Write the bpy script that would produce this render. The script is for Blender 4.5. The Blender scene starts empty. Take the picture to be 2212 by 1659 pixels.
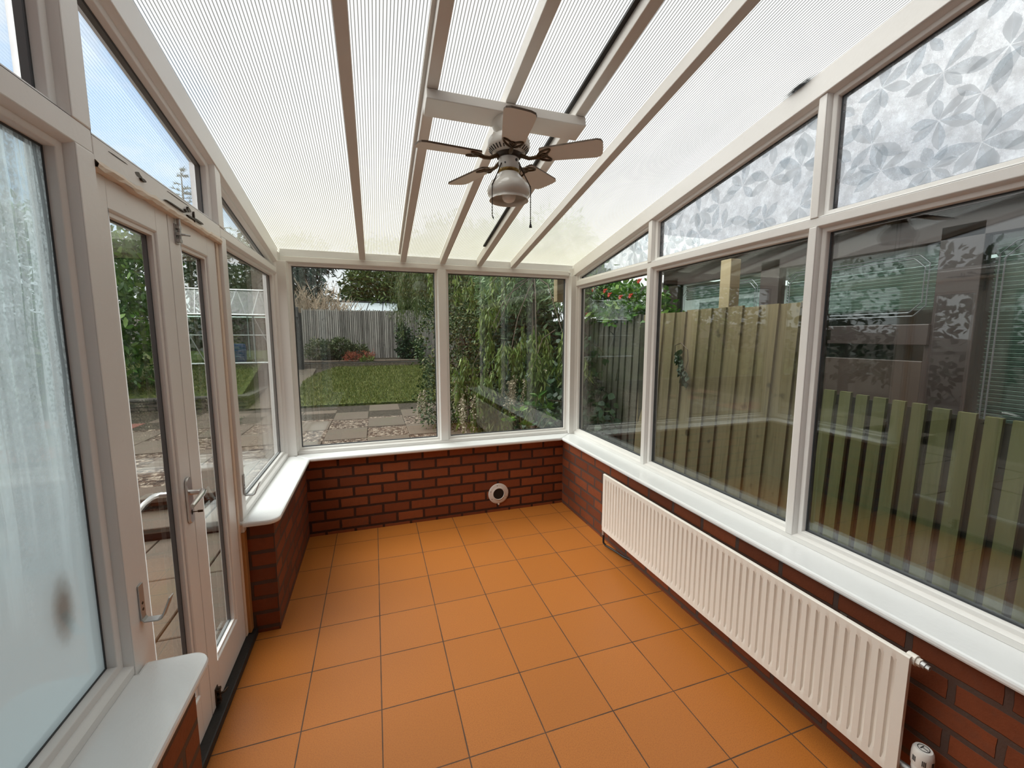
import bpy, bmesh, math, random
import numpy as np
from mathutils import Vector, Matrix
random.seed(11)
RNG = np.random.default_rng(11)
SC = bpy.context.scene
COL = SC.collection
PI = math.pi
S = 0.193                      # roof slope: z falls .193 per metre towards the end wall (+y)

# ------------------------------------------------------------------ materials
def nt(name):
    m = bpy.data.materials.new(name); m.use_nodes = True
    t = m.node_tree; t.nodes.clear()
    out = t.nodes.new('ShaderNodeOutputMaterial')
    return m, t, out

class N:
    """tiny node helper"""
    def __init__(s, t): s.t = t
    def n(s, typ, **kw):
        nd = s.t.nodes.new(typ)
        for k, v in kw.items():
            if k.startswith('_'): setattr(nd, k[1:], v)
            else:
                key = int(k[1:]) if k[0] == 'i' and k[1:].isdigit() else k.replace('__', ' ')
                sock = nd.inputs[key]
                if isinstance(v, bpy.types.NodeSocket): s.t.links.new(v, sock)
                else: sock.default_value = v
        return nd
    def l(s, a, b): s.t.links.new(a, b)
    def math(s, op, a, b=0.0, c=0.0, clamp=False):
        nd = s.t.nodes.new('ShaderNodeMath'); nd.operation = op; nd.use_clamp = clamp
        for i, v in enumerate((a, b, c)):
            if isinstance(v, bpy.types.NodeSocket): s.t.links.new(v, nd.inputs[i])
            else: nd.inputs[i].default_value = v
        return nd.outputs[0]
    def ramp(s, fac, stops, interp='LINEAR'):
        nd = s.t.nodes.new('ShaderNodeValToRGB'); nd.color_ramp.interpolation = interp
        el = nd.color_ramp.elements
        while len(el) < len(stops): el.new(0.5)
        for e, (p, c) in zip(el, stops):
            e.position = p; e.color = tuple(c) + ((1,) if len(c) == 3 else ())
        s.t.links.new(fac, nd.inputs[0]); return nd.outputs[0]
    def mix(s, fac, a, b, mode='MIX'):
        nd = s.t.nodes.new('ShaderNodeMix'); nd.data_type = 'RGBA'; nd.blend_type = mode
        for k, v in ((0, fac), (6, a), (7, b)):
            if isinstance(v, bpy.types.NodeSocket): s.t.links.new(v, nd.inputs[k])
            else: nd.inputs[k].default_value = v if k == 0 else tuple(v) + ((1,) if len(v) == 3 else ())
        return nd.outputs[2]
    def obj(s): return s.n('ShaderNodeTexCoord').outputs['Object']
    def mapping(s, vec, scale=(1, 1, 1), loc=(0, 0, 0), rot=(0, 0, 0)):
        nd = s.n('ShaderNodeMapping'); s.l(vec, nd.inputs['Vector'])
        nd.inputs['Scale'].default_value = scale; nd.inputs['Location'].default_value = loc; nd.inputs['Rotation'].default_value = rot
        return nd.outputs[0]
    def noise(s, vec, scale, detail=3, rough=.55, out=0):
        nd = s.n('ShaderNodeTexNoise', Scale=scale, Detail=detail, Roughness=rough); s.l(vec, nd.inputs['Vector'])
        return nd.outputs[out]
    def bump(s, h, strength=.3, dist=.01):
        return s.n('ShaderNodeBump', Strength=strength, Distance=dist, Height=h).outputs[0]
    def pr(s, col, rough=.5, normal=None, metal=0., spec=.5, **kw):
        nd = s.t.nodes.new('ShaderNodeBsdfPrincipled')
        for k, v in (('Base Color', col), ('Roughness', rough), ('Metallic', metal), ('Specular IOR Level', spec)):
            if isinstance(v, bpy.types.NodeSocket): s.l(v, nd.inputs[k])
            else: nd.inputs[k].default_value = (tuple(v) + (1,)) if isinstance(v, tuple) else v
        if normal is not None: s.l(normal, nd.inputs['Normal'])
        return nd.outputs[0]
    def mixs(s, fac, a, b):
        nd = s.t.nodes.new('ShaderNodeMixShader')
        if isinstance(fac, bpy.types.NodeSocket): s.l(fac, nd.inputs[0])
        else: nd.inputs[0].default_value = fac
        s.l(a, nd.inputs[1]); s.l(b, nd.inputs[2]); return nd.outputs[0]
    def schlick(s, f0):
        lw = s.n('ShaderNodeLayerWeight', Blend=.5)
        p = s.math('POWER', lw.outputs['Facing'], 5.0)
        return s.math('MULTIPLY_ADD', p, 1 - f0, f0)

def simple(name, col, rough=.5, metal=0., spec=.5, var=.06, scale=6., bump=0.):
    m, t, out = nt(name); k = N(t); v = k.obj()
    f = k.noise(v, scale, 4)
    c = k.mix(f, tuple(x * (1 - var) for x in col), tuple(min(1, x * (1 + var)) for x in col))
    nrm = k.bump(k.noise(v, 90, 2), bump, .002) if bump else None
    k.l(k.pr(c, rough, nrm, metal, spec), out.inputs[0]); return m

def m_paint(name, col, rough=.38, dirt=(.42, .38, .32), amount=.25, lump=.12):
    m, t, out = nt(name); k = N(t); v = k.obj()
    big = k.noise(v, 5, 5, .6); fine = k.noise(v, 60, 3)
    c = k.mix(big, tuple(x * .96 for x in col), tuple(min(1, x * 1.03) for x in col))
    spots = k.ramp(k.noise(v, 38, 5, .72), [(.0, (0, 0, 0)), (.66, (0, 0, 0)), (.74, (1, 1, 1))])
    c = k.mix(k.math('MULTIPLY', spots, amount), c, dirt)
    k.l(k.pr(c, rough, k.bump(k.math('ADD', fine, k.noise(v, 14, 2)), lump, .003)), out.inputs[0]); return m

def m_floor():
    m, t, out = nt('quarry_tile_floor'); k = N(t); v = k.obj()
    mp = k.mapping(v, (1, 1, 1), (6.0, 6.0 * .30405 * 10 / 3.0405 * 3.0405 / 3.0405, 0))
    sx = k.n('ShaderNodeSeparateXYZ'); k.l(v, sx.inputs[0])
    def line(sock, pitch, w):
        f = k.math('FRACT', k.math('ADD', k.math('DIVIDE', sock, pitch), 50.0))
        d = k.math('MINIMUM', f, k.math('SUBTRACT', 1.0, f))
        return k.math('LESS_THAN', d, w / pitch / 2)
    wob = k.noise(v, 9, 2)
    w = k.math('MULTIPLY_ADD', wob, .0050, .0020)
    def line2(sock, pitch):
        f = k.math('FRACT', k.math('ADD', k.math('DIVIDE', sock, pitch), 50.0))
        d = k.math('MULTIPLY', k.math('MINIMUM', f, k.math('SUBTRACT', 1.0, f)), pitch)
        return k.math('LESS_THAN', d, k.math('MULTIPLY', w, .5))
    g = k.math('MAXIMUM', line2(sx.outputs[0], .30), line2(sx.outputs[1], .30405))
    cx = k.n('ShaderNodeCombineXYZ')
    k.l(k.math('FLOOR', k.math('DIVIDE', sx.outputs[0], .30)), cx.inputs[0]); k.l(k.math('FLOOR', k.math('DIVIDE', sx.outputs[1], .30405)), cx.inputs[1])
    wn = k.n('ShaderNodeTexWhiteNoise'); k.l(cx.outputs[0], wn.inputs['Vector'])
    base = k.mix(wn.outputs[0], (.44, .145, .022), (.49, .165, .028))
    base = k.mix(k.math('MULTIPLY', k.noise(v, 3.2, 5, .6), .55), base, (.39, .135, .027))
    sp = k.noise(v, 260, 2, .8)
    base = k.mix(k.ramp(sp, [(.35, (1, 1, 1)), (.55, (0, 0, 0))]), base, (.34, .105, .02))
    crumbs = k.ramp(k.noise(v, 120, 2, .5), [(.0, (0, 0, 0)), (.80, (0, 0, 0)), (.82, (1, 1, 1))])
    base = k.mix(k.math('MULTIPLY', crumbs, .5), base, (.7, .5, .3))
    gc = k.mix(k.noise(v, 5, 3), (.02, .014, .010), (.13, .065, .038))
    c = k.mix(g, base, gc)
    h = k.math('SUBTRACT', k.math('MULTIPLY', sp, .12), g)
    k.l(k.pr(c, k.math('MULTIPLY_ADD', g, .3, .42), k.bump(h, .25, .002), 0, .4), out.inputs[0]); return m

def m_brick(name, axis, v0, z0, bw, rh, col1=(.27, .068, .024), col2=(.145, .036, .014), mortar=(.075, .058, .049)):
    m, t, out = nt(name); k = N(t); v = k.obj()
    sp = k.n('ShaderNodeSeparateXYZ'); k.l(v, sp.inputs[0])
    cb = k.n('ShaderNodeCombineXYZ')
    k.l(k.math('SUBTRACT', sp.outputs[axis], v0), cb.inputs[0]); k.l(k.math('SUBTRACT', sp.outputs[2], z0), cb.inputs[1])
    wob = k.noise(v, 22, 2, .5, 1)
    add = k.n('ShaderNodeVectorMath', _operation='MULTIPLY_ADD'); k.l(wob, add.inputs[0]); add.inputs[1].default_value = (.006, .006, 0); k.l(cb.outputs[0], add.inputs[2])
    br = k.n('ShaderNodeTexBrick', Scale=1.0, Mortar__Size=.010, Mortar__Smooth=.15, Bias=0.0, Brick__Width=bw, Row__Height=rh)
    br.offset = .5; k.l(add.outputs[0], br.inputs['Vector'])
    br.inputs['Color1'].default_value = col1 + (1,); br.inputs['Color2'].default_value = col2 + (1,); br.inputs['Mortar'].default_value = mortar + (1,)
    c = k.mix(k.math('MULTIPLY', k.noise(v, 30, 5, .65), .6), br.outputs['Color'], tuple(x * .62 for x in col2))
    soot = k.ramp(k.noise(v, 7, 4, .7), [(.55, (0, 0, 0)), (.75, (1, 1, 1))])
    c = k.mix(k.math('MULTIPLY', soot, .35), c, (.10, .055, .04))
    h = k.math('SUBTRACT', k.math('MULTIPLY', k.noise(v, 140, 3), .15), br.outputs['Fac'])
    k.l(k.pr(c, .62, k.bump(h, .9, .008), 0, .35), out.inputs[0]); return m

def m_clear(name, tint=(.93, .955, .945), f0=.062, dirt=.03):
    m, t, out = nt(name); k = N(t); v = k.obj()
    tr = k.n('ShaderNodeBsdfTransparent'); tr.inputs[0].default_value = tint + (1,)
    gl = k.n('ShaderNodeBsdfGlossy', Roughness=.0); gl.inputs[0].default_value = (1, 1, 1, 1)
    sh = k.mixs(k.schlick(f0), tr.outputs[0], gl.outputs[0])
    if dirt:
        df = k.n('ShaderNodeBsdfDiffuse'); df.inputs[0].default_value = (.7, .72, .7, 1)
        f = k.ramp(k.noise(k.mapping(v, (6, 6, 1.2)), 3, 5, .7), [(.45, (0, 0, 0)), (.9, (1, 1, 1))])
        specks = k.ramp(k.noise(v, 75, 2, .5), [(.0, (0, 0, 0)), (.795, (0, 0, 0)), (.81, (1, 1, 1))])
        sh = k.mixs(k.math('ADD', k.math('MULTIPLY', f, dirt), k.math('MULTIPLY', specks, dirt * 5)), sh, df.outputs[0])
    k.l(sh, out.inputs[0]); return m

def m_patterned(name):
    m, t, out = nt(name); k = N(t); v = k.obj()
    tr = k.n('ShaderNodeBsdfTransparent'); tr.inputs[0].default_value = (.93, .95, .96, 1)
    tl = k.n('ShaderNodeBsdfTranslucent'); tl.inputs[0].default_value = (.95, .97, .99, 1)
    nrm = k.bump(k.noise(v, 40, 5, .7), .5, .004)
    gl = k.n('ShaderNodeBsdfGlossy', Roughness=.18); k.l(nrm, gl.inputs['Normal'])
    f = k.ramp(k.noise(k.mapping(v, (1, 1, .8)), 26, 6, .7), [(.35, (.05, .05, .05)), (.65, (.40, .40, .40))])
    a = k.mixs(f, tr.outputs[0], tl.outputs[0])
    k.l(k.mixs(k.schlick(.06), a, gl.outputs[0]), out.inputs[0]); return m

def m_leafpat(name):
    m, t, out = nt(name); k = N(t)
    isl = k.n('ShaderNodeNewGeometry').outputs['Random Per Island']
    v = k.obj()
    col = k.ramp(isl, [(0, (.80, .83, .85)), (.5, (.92, .94, .95)), (1, (1, 1, 1))])
    vein = k.noise(k.mapping(v, (1, 1, 1)), 60, 3, .6)
    col = k.mix(k.math('MULTIPLY', vein, .35), col, (.6, .65, .68))
    tr = k.n('ShaderNodeBsdfTransparent'); k.l(col, tr.inputs[0])
    tl = k.n('ShaderNodeBsdfTranslucent'); tl.inputs[0].default_value = (.92, .95, .97, 1)
    df = k.n('ShaderNodeBsdfDiffuse'); df.inputs[0].default_value = (.8, .84, .87, 1)
    a = k.mixs(k.math('MULTIPLY_ADD', isl, .28, .05), tr.outputs[0], tl.outputs[0])
    k.l(k.mixs(.06, a, df.outputs[0]), out.inputs[0]); return m

def m_mist(name, z_run=1.62):
    """failed double glazing: water mist inside the unit, running clear in streaks near the top"""
    m, t, out = nt(name); k = N(t); v = k.obj()
    sp = k.n('ShaderNodeSeparateXYZ'); k.l(v, sp.inputs[0])
    tr = k.n('ShaderNodeBsdfTransparent'); tr.inputs[0].default_value = (.80, .87, .87, 1)
    tl = k.n('ShaderNodeBsdfTranslucent'); tl.inputs[0].default_value = (.64, .72, .745, 1)
    df = k.n('ShaderNodeBsdfDiffuse'); df.inputs[0].default_value = (.50, .58, .60, 1)
    milk = k.mixs(.45, tl.outputs[0], df.outputs[0])
    wv = k.noise(v, 3.2, 2, .5, 1)
    off = k.n('ShaderNodeVectorMath', _operation='MULTIPLY_ADD'); k.l(wv, off.inputs[0]); off.inputs[1].default_value = (0, .035, 0); k.l(v, off.inputs[2])
    streak = k.noise(k.mapping(off.outputs[0], (1, 60, .55)), 1.0, 2, .5)
    st = k.ramp(streak, [(.53, (0, 0, 0)), (.585, (1, 1, 1))])
    beads = k.ramp(k.noise(v, 130, 2, .5), [(.45, (0, 0, 0)), (.60, (1, 1, 1))])
    zf = k.n('ShaderNodeMapRange', From__Min=1.22, From__Max=z_run + .05); k.l(k.math('ADD', sp.outputs[2], k.math('MULTIPLY', k.noise(k.mapping(v, (1, 40, 0)), 1, 2), .5)), zf.inputs['Value'])
    upper = zf.outputs[0]
    clear = k.math('MULTIPLY', k.math('MAXIMUM', st, k.math('MULTIPLY', beads, .55)), upper, clamp=True)
    fac = k.math('SUBTRACT', .90, k.math('MULTIPLY', clear, .62), clamp=True)
    sh = k.mixs(fac, tr.outputs[0], milk)
    # brown mould bloom low on the pane
    d = k.n('ShaderNodeVectorMath', _operation='SUBTRACT'); k.l(v, d.inputs[0]); d.inputs[1].default_value = (-.365, -2.305, .915)
    d2 = k.n('ShaderNodeVectorMath', _operation='MULTIPLY'); k.l(d.outputs[0], d2.inputs[0]); d2.inputs[1].default_value = (0, 22, 9)
    ln = k.n('ShaderNodeVectorMath', _operation='LENGTH'); k.l(d2.outputs[0], ln.inputs[0])
    bl = k.ramp(k.math('ADD', ln.outputs['Value'], k.math('MULTIPLY', k.noise(v, 60, 4), .3)), [(.35, (1, 1, 1)), (1.1, (0, 0, 0))])
    mould = k.n('ShaderNodeBsdfDiffuse'); mould.inputs[0].default_value = (.22, .19, .14, 1)
    sh = k.mixs(k.math('MULTIPLY', bl, .6), sh, mould.outputs[0])
    gl = k.n('ShaderNodeBsdfGlossy', Roughness=.02)
    k.l(k.mixs(k.schlick(.05), sh, gl.outputs[0]), out.inputs[0]); return m

def m_poly():
    """multiwall polycarbonate: clear walls with close flutes running down the slope, dirt towards the eaves"""
    m, t, out = nt('fluted_polycarbonate'); k = N(t); v = k.obj()
    sp = k.n('ShaderNodeSeparateXYZ'); k.l(v, sp.inputs[0])
    f = k.math('FRACT', k.math('ADD', k.math('DIVIDE', sp.outputs[0], .0108), 100.0))
    d = k.math('ABSOLUTE', k.math('SUBTRACT', f, .5))
    wall = k.ramp(d, [(.0, (.0, .0, .0)), (.24, (.15, .15, .15)), (.42, (1, 1, 1)), (.5, (1, 1, 1))])
    age = k.n('ShaderNodeMapRange', From__Min=-1.3, From__Max=.0); k.l(k.math('ADD', sp.outputs[1], k.math('MULTIPLY', k.noise(v, 2.0, 3), .5)), age.inputs['Value'])
    clean = k.mix(wall, (.98, .985, .98), (.22, .21, .20))
    old = k.mix(wall, (.74, .70, .55), (.20, .185, .14))
    col = k.mix(k.math('MULTIPLY', age.outputs[0], .8), clean, old)
    blot = k.ramp(k.noise(k.mapping(v, (1.4, .5, .5)), 2.6, 4, .6), [(.40, (1, 1, 1)), (.72, (.90, .90, .90))])
    col = k.mix(1.0, col, blot, 'MULTIPLY')
    # black mould patch beside the right-hand wall plate
    dd = k.n('ShaderNodeVectorMath', _operation='SUBTRACT'); k.l(v, dd.inputs[0]); dd.inputs[1].default_value = (2.045, -2.07, 2.56)
    de = k.n('ShaderNodeVectorMath', _operation='MULTIPLY'); k.l(dd.outputs[0], de.inputs[0]); de.inputs[1].default_value = (26, 9, 0)
    le = k.n('ShaderNodeVectorMath', _operation='LENGTH'); k.l(de.outputs[0], le.inputs[0])
    mo = k.ramp(k.math('ADD', le.outputs['Value'], k.math('MULTIPLY', k.noise(v, 50, 3), .6)), [(.55, (1, 1, 1)), (1.1, (0, 0, 0))])
    col = k.mix(mo, col, (.02, .02, .02))
    tr = k.n('ShaderNodeBsdfTransparent'); k.l(col, tr.inputs[0])
    tl = k.n('ShaderNodeBsdfTranslucent'); k.l(col, tl.inputs[0])
    gl = k.n('ShaderNodeBsdfGlossy', Roughness=.12)
    a = k.mixs(k.math('MULTIPLY_ADD', age.outputs[0], .32, .28), tr.outputs[0], tl.outputs[0])
    k.l(k.mixs(k.schlick(.035), a, gl.outputs[0]), out.inputs[0]); return m

def m_wood(name, c1, c2, axis=2, rough=.75, dark=(.03, .028, .02), streaks=.5, knots=.5, island=.5):
    m, t, out = nt(name); k = N(t); v = k.obj()
    sc = [30, 30, 30]; sc[axis] = 1.6
    isl = k.n('ShaderNodeNewGeometry').outputs['Random Per Island']
    off = k.n('ShaderNodeCombineXYZ'); 
    for i in range(3): k.l(k.math('MULTIPLY', isl, 9.0 + i * 3), off.inputs[i])
    vv = k.n('ShaderNodeVectorMath', _operation='ADD'); k.l(v, vv.inputs[0]); k.l(off.outputs[0], vv.inputs[1])
    g = k.noise(k.mapping(vv.outputs[0], tuple(sc)), 1, 5, .65)
    c = k.mix(g, c1, c2)
    c = k.mix(k.math('MULTIPLY', isl, island), c, tuple(x * .55 for x in c1))
    kn = k.ramp(k.noise(k.mapping(vv.outputs[0], (5, 5, 5)), 1.6, 2, .5), [(.0, (0, 0, 0)), (.68, (0, 0, 0)), (.76, (1, 1, 1))])
    c = k.mix(k.math('MULTIPLY', kn, knots), c, dark)
    st = k.ramp(k.noise(k.mapping(v, tuple(s * 1.3 for s in sc)), 1, 4, .7), [(.5, (0, 0, 0)), (.75, (1, 1, 1))])
    c = k.mix(k.math('MULTIPLY', st, streaks), c, dark)
    k.l(k.pr(c, rough, k.bump(g, .3, .003), 0, .25), out.inputs[0]); return m

def m_leaf(name, c1, c2, c3=None, trans=.3, rough=.45, spec=.4):
    m, t, out = nt(name); k = N(t)
    isl = k.n('ShaderNodeNewGeometry').outputs['Random Per Island']
    stops = [(0, c1), (.75, c2)] + ([(1, c3)] if c3 else [(1, c2)])
    c = k.ramp(isl, stops)
    p = k.pr(c, rough, None, 0, spec)
    tl = k.n('ShaderNodeBsdfTranslucent'); k.l(c, tl.inputs[0])
    k.l(k.mixs(trans, p, tl.outputs[0]), out.inputs[0]); return m

def m_ground(name, c1, c2, c3, scale=90, rough=.9):
    m, t, out = nt(name); k = N(t); v = k.obj()
    vo = k.n('ShaderNodeTexVoronoi', Scale=scale); k.l(v, vo.inputs['Vector'])
    r = k.n('ShaderNodeSeparateColor'); k.l(vo.outputs['Color'], r.inputs[0])
    c = k.ramp(r.outputs[0], [(0, c1), (.55, c2), (1, c3)])
    k.l(k.pr(c, rough, k.bump(vo.outputs['Distance'], .8, .02), 0, .2), out.inputs[0]); return m

def m_slab(name, c1, c2, moss=(.07, .08, .04), amt=.3):
    m, t, out = nt(name); k = N(t); v = k.obj()
    isl = k.n('ShaderNodeNewGeometry').outputs['Random Per Island']
    c = k.mix(k.noise(v, 4, 6, .7), c1, c2)
    c = k.mix(k.math('MULTIPLY', isl, .45), c, tuple(x * .6 for x in c1))
    sp = k.ramp(k.noise(v, 130, 2, .7), [(.55, (0, 0, 0)), (.7, (1, 1, 1))])
    c = k.mix(k.math('MULTIPLY', sp, .45), c, tuple(min(1, x * 1.9) for x in c2))
    ms = k.ramp(k.noise(v, 2.2, 5, .7), [(.5, (0, 0, 0)), (.7, (1, 1, 1))])
    c = k.mix(k.math('MULTIPLY', ms, amt), c, moss)
    k.l(k.pr(c, .8, k.bump(k.noise(v, 60, 4), .3, .006), 0, .3), out.inputs[0]); return m

M = {}
M['paint'] = m_paint('old_white_gloss_paint', (.77, .755, .735), .36)
M['paint_r'] = m_paint('cream_white_gloss_paint', (.76, .74, .71), .34, amount=.18)
M['sill'] = m_paint('fresh_white_gloss_paint', (.80, .81, .81), .16, amount=.06, lump=.2)
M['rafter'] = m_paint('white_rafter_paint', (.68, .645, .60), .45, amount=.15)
M['peel'] = m_paint('peeling_primer', (.72, .60, .48), .6, (.16, .09, .05), .8)
M['bare'] = m_wood('bare_orange_pine', (.36, .16, .045), (.50, .25, .09), 2, .6, (.03, .02, .015), .5, .5)
M['black'] = simple('black_sealed_timber', (.012, .011, .010), .55, var=.6, scale=14, bump=.5)
M['gasket'] = simple('dark_gasket', (.035, .04, .045), .5)
M['floor'] = m_floor()
M['brick_end'] = m_brick('red_brick_end', 0, .0315 - .2125 * 8 + .106, .034 - .0833 * 6, .2125, .0833, (.34, .092, .030), (.20, .048, .016), (.014, .010, .009))
M['brick_right'] = m_brick('red_brick_right', 1, -.357 - .222 * 30, .026 - .0818 * 6, .222, .0818)
M['brick_left'] = m_brick('red_brick_left', 1, -1.025 - .222 * 30, .03 - .082 * 6, .222, .082)
M['brick_cut'] = m_brick('red_brick_return', 0, -.43, .03 - .082 * 6, .242, .082)
M['brick_house'] = m_brick('house_brick', 0, 0, 0, .225, .075)
M['clear'] = m_clear('clear_glass')
M['clear_near'] = m_clear('streaked_clear_glass', (.93, .95, .955), .05, .035)
M['outglass'] = m_clear('greenish_outdoor_glass', (.80, .88, .85), .045, .03)
M['patterned'] = m_patterned('patterned_glass')
M['leafpat'] = m_leafpat('pressed_leaf_relief')
M['mist'] = m_mist('misted_glass')
M['poly'] = m_poly()
M['cream'] = m_paint('cream_radiator_enamel', (.80, .75, .68), .32, (.2, .16, .12), .25, .05)
M['chrome'] = simple('brushed_chrome', (.70, .69, .68), .28, 1.0, var=.1)
M['steel'] = simple('dull_steel', (.46, .455, .45), .45, .7, var=.2)
M['darkmetal'] = simple('dark_rusty_metal', (.05, .035, .025), .5, .6, var=.4)
M['bronze'] = simple('antique_brass', (.09, .052, .022), .42, .5, var=.3)
M['brass'] = simple('tarnished_brass', (.30, .19, .06), .35, .9, var=.4, scale=40)
M['fanwhite'] = m_paint('dusty_white_enamel', (.72, .69, .64), .35, (.25, .2, .15), .35, .04)
M['blade'] = m_paint('dusty_white_blade', (.74, .71, .66), .5, (.14, .09, .06), .55, .04)
M['bladeedge'] = simple('chipped_blade_edge', (.10, .065, .04), .7, var=.7, scale=60)
M['opal'] = m_paint('opal_glass', (.74, .71, .65), .15, (.4, .34, .26), .25, .03)
M['bulb'] = simple('frosted_bulb', (.85, .83, .80), .3)
M['plastic'] = simple('white_plastic', (.74, .71, .67), .35)
M['ventwhite'] = m_paint('white_vent_plastic', (.70, .66, .62), .4, (.25, .2, .16), .3, .04)
M['voidblack'] = simple('black_duct', (.004, .004, .004), .6)
M['ink'] = simple('dark_print', (.03, .03, .03), .6)
M['pipe'] = simple('dark_pipe', (.02, .018, .016), .5)

# ------------------------------------------------------------------ mesh builder
class MB:
    def __init__(s): s.v = []; s.f = []; s.m = []
    def add(s, vs, fs, mat=0):
        b = len(s.v); s.v += [tuple(float(c) for c in p) for p in vs]
        s.f += [tuple(i + b for i in f) for f in fs]; s.m += [mat] * len(fs); return s
    def box(s, x0, x1, y0, y1, z0, z1, mat=0):
        v = [(x, y, z) for x in (x0, x1) for y in (y0, y1) for z in (z0, z1)]
        return s.add(v, [(0, 1, 3, 2), (4, 6, 7, 5), (0, 4, 5, 1), (2, 3, 7, 6), (0, 2, 6, 4), (1, 5, 7, 3)], mat)
    def obox(s, c, ax, ay, az, mat=0):
        c, ax, ay, az = map(Vector, (c, ax, ay, az))
        v = [c + ax * i + ay * j + az * k for i in (-1, 1) for j in (-1, 1) for k in (-1, 1)]
        return s.add(v, [(0, 1, 3, 2), (4, 6, 7, 5), (0, 4, 5, 1), (2, 3, 7, 6), (0, 2, 6, 4), (1, 5, 7, 3)], mat)
    def prism(s, poly, f0, f1, mat=0):
        """poly: list of 2-D points; f0/f1 map a point to the two end faces"""
        n = len(poly); v = [f0(p) for p in poly] + [f1(p) for p in poly]
        fs = [tuple(range(n - 1, -1, -1)), tuple(range(n, 2 * n))] + [(i, (i + 1) % n, n + (i + 1) % n, n + i) for i in range(n)]
        return s.add(v, fs, mat)
    def loops(s, lps, mat=0, closed=True, cap0=False, cap1=False):
        n = len(lps[0]); v = [p for l in lps for p in l]; fs = []
        for a in range(len(lps) - 1):
            for i in range(n if closed else n - 1):
                j = (i + 1) % n; fs.append((a * n + i, a * n + j, (a + 1) * n + j, (a + 1) * n + i))
        if cap0: fs.append(tuple(range(n - 1, -1, -1)))
        if cap1: fs.append(tuple((len(lps) - 1) * n + i for i in range(n)))
        return s.add(v, fs, mat)
    def tube(s, pts, r, n=8, mat=0, cap=True):
        pts = [Vector(p) for p in pts]; rs = r if isinstance(r, (list, tuple)) else [r] * len(pts)
        lp = []; up = None
        for i, p in enumerate(pts):
            d = (pts[min(i + 1, len(pts) - 1)] - pts[max(i - 1, 0)])
            if d.length < 1e-9: d = Vector((0, 0, 1))
            d.normalize()
            if up is None: up = Vector((0, 0, 1)) if abs(d.z) < .9 else Vector((1, 0, 0))
            a = d.cross(up)
            if a.length < 1e-4: a = d.cross(Vector((.3, .8, .5)))
            a.normalize(); b = a.cross(d).normalized(); up = b
            lp.append([p + (a * math.cos(2 * PI * k / n) + b * math.sin(2 * PI * k / n)) * rs[i] for k in range(n)])
        return s.loops(lp, mat, True, cap, cap)
    def lathe(s, prof, c=(0, 0, 0), n=32, mat=0, ax=(0, 0, 1), cap0=False, cap1=False):
        az = Vector(ax).normalized(); a = az.orthogonal().normalized(); b = az.cross(a); c = Vector(c)
        lp = [[c + (a * math.cos(2 * PI * k / n) + b * math.sin(2 * PI * k / n)) * r + az * z for k in range(n)] for r, z in prof]
        return s.loops(lp, mat, True, cap0, cap1)
    def build(s, name, mats, parent=None, bevel=0, smooth=False, seg=2, fix=True):
        me = bpy.data.meshes.new(name); me.from_pydata(s.v, [], s.f)
        if not isinstance(mats, (list, tuple)): mats = [mats]
        for m in mats: me.materials.append(m)
        if len(mats) > 1: me.polygons.foreach_set('material_index', s.m)
        if fix:
            bm = bmesh.new(); bm.from_mesh(me); bmesh.ops.recalc_face_normals(bm, faces=bm.faces); bm.to_mesh(me); bm.free()
        o = bpy.data.objects.new(name, me); COL.objects.link(o)
        if parent is not None:
            o.parent = parent
            o.matrix_parent_inverse = Matrix.Translation(parent.location).inverted() if parent.type == 'EMPTY' else Matrix()
        if smooth:
            me.polygons.foreach_set('use_smooth', [True] * len(me.polygons))
            try: me.set_sharp_from_angle(angle=math.radians(40))
            except Exception: pass
        if bevel:
            b = o.modifiers.new('edge', 'BEVEL'); b.width = bevel; b.segments = seg; b.limit_method = 'ANGLE'; b.angle_limit = math.radians(40)
        return o

def tag(o, label=None, cat=None, group=None, kind=None):
    if label: o['label'] = label
    if cat: o['category'] = cat
    if group: o['group'] = group
    if kind: o['kind'] = kind
    return o
def thing(name, loc, label, cat, group=None, kind=None):
    o = bpy.data.objects.new(name, None); COL.objects.link(o); o.location = loc; o.empty_display_size = .1
    return tag(o, label, cat, group, kind)
def struct(o, label, cat): return tag(o, label, cat, None, 'structure')
TRIM = [0]
def trim(mb, mat, label, cat='trim', bevel=.003, smooth=False):
    TRIM[0] += 1
    return struct(mb.build('trim_%d' % TRIM[0], mat, None, bevel, smooth), label, cat)

# ------------------------------------------------------------------ room shell
XR, XL, YE = 2.06, -.318, -.01           # front faces of the right, left and end window frames
YB = -3.62                               # house wall behind the camera
GL = .046                                # glass set back behind the frame face
mb = MB().box(-.41, 2.15, YB, .10, -.12, 0)
struct(mb.build('floor', M['floor']), 'orange quarry tile floor of the conservatory', 'floor')
mb = MB().box(1.92, 2.15, YB, -.11, -.45, .60)
struct(mb.build('wall_right', M['brick_right']), 'low red brick wall behind the radiator', 'wall')
mb = MB().box(-.41, 2.15, -.11, .10, -.45, .60)
struct(mb.build('wall_end', M['brick_end']), 'low red brick wall under the two garden windows', 'wall')
mb = MB().box(-.41, -.195, -1.158, -.11, -.45, .60)
wl = mb.build('wall_left', [M['brick_left'], M['brick_cut']])
for p in wl.data.polygons:
    if abs(p.normal.y) > .9: p.material_index = 1
struct(wl, 'short red brick wall between the doors and the garden corner', 'wall')
mb = MB().box(-.41, -.195, YB, -2.155, -.45, .60)
wl = mb.build('wall_left', [M['brick_left'], M['brick_cut']])
for p in wl.data.polygons:
    if abs(p.normal.y) > .9: p.material_index = 1
struct(wl, 'low red brick wall below the misted window', 'wall')
mb = MB().box(-7, 1.2 - 1.6, YB - .3, YB, -.6, 5.4).box(1.3, 7, YB - .3, YB, -.6, 5.4).box(-.4, 1.3, YB - .3, YB, 2.15, 5.4)
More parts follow.
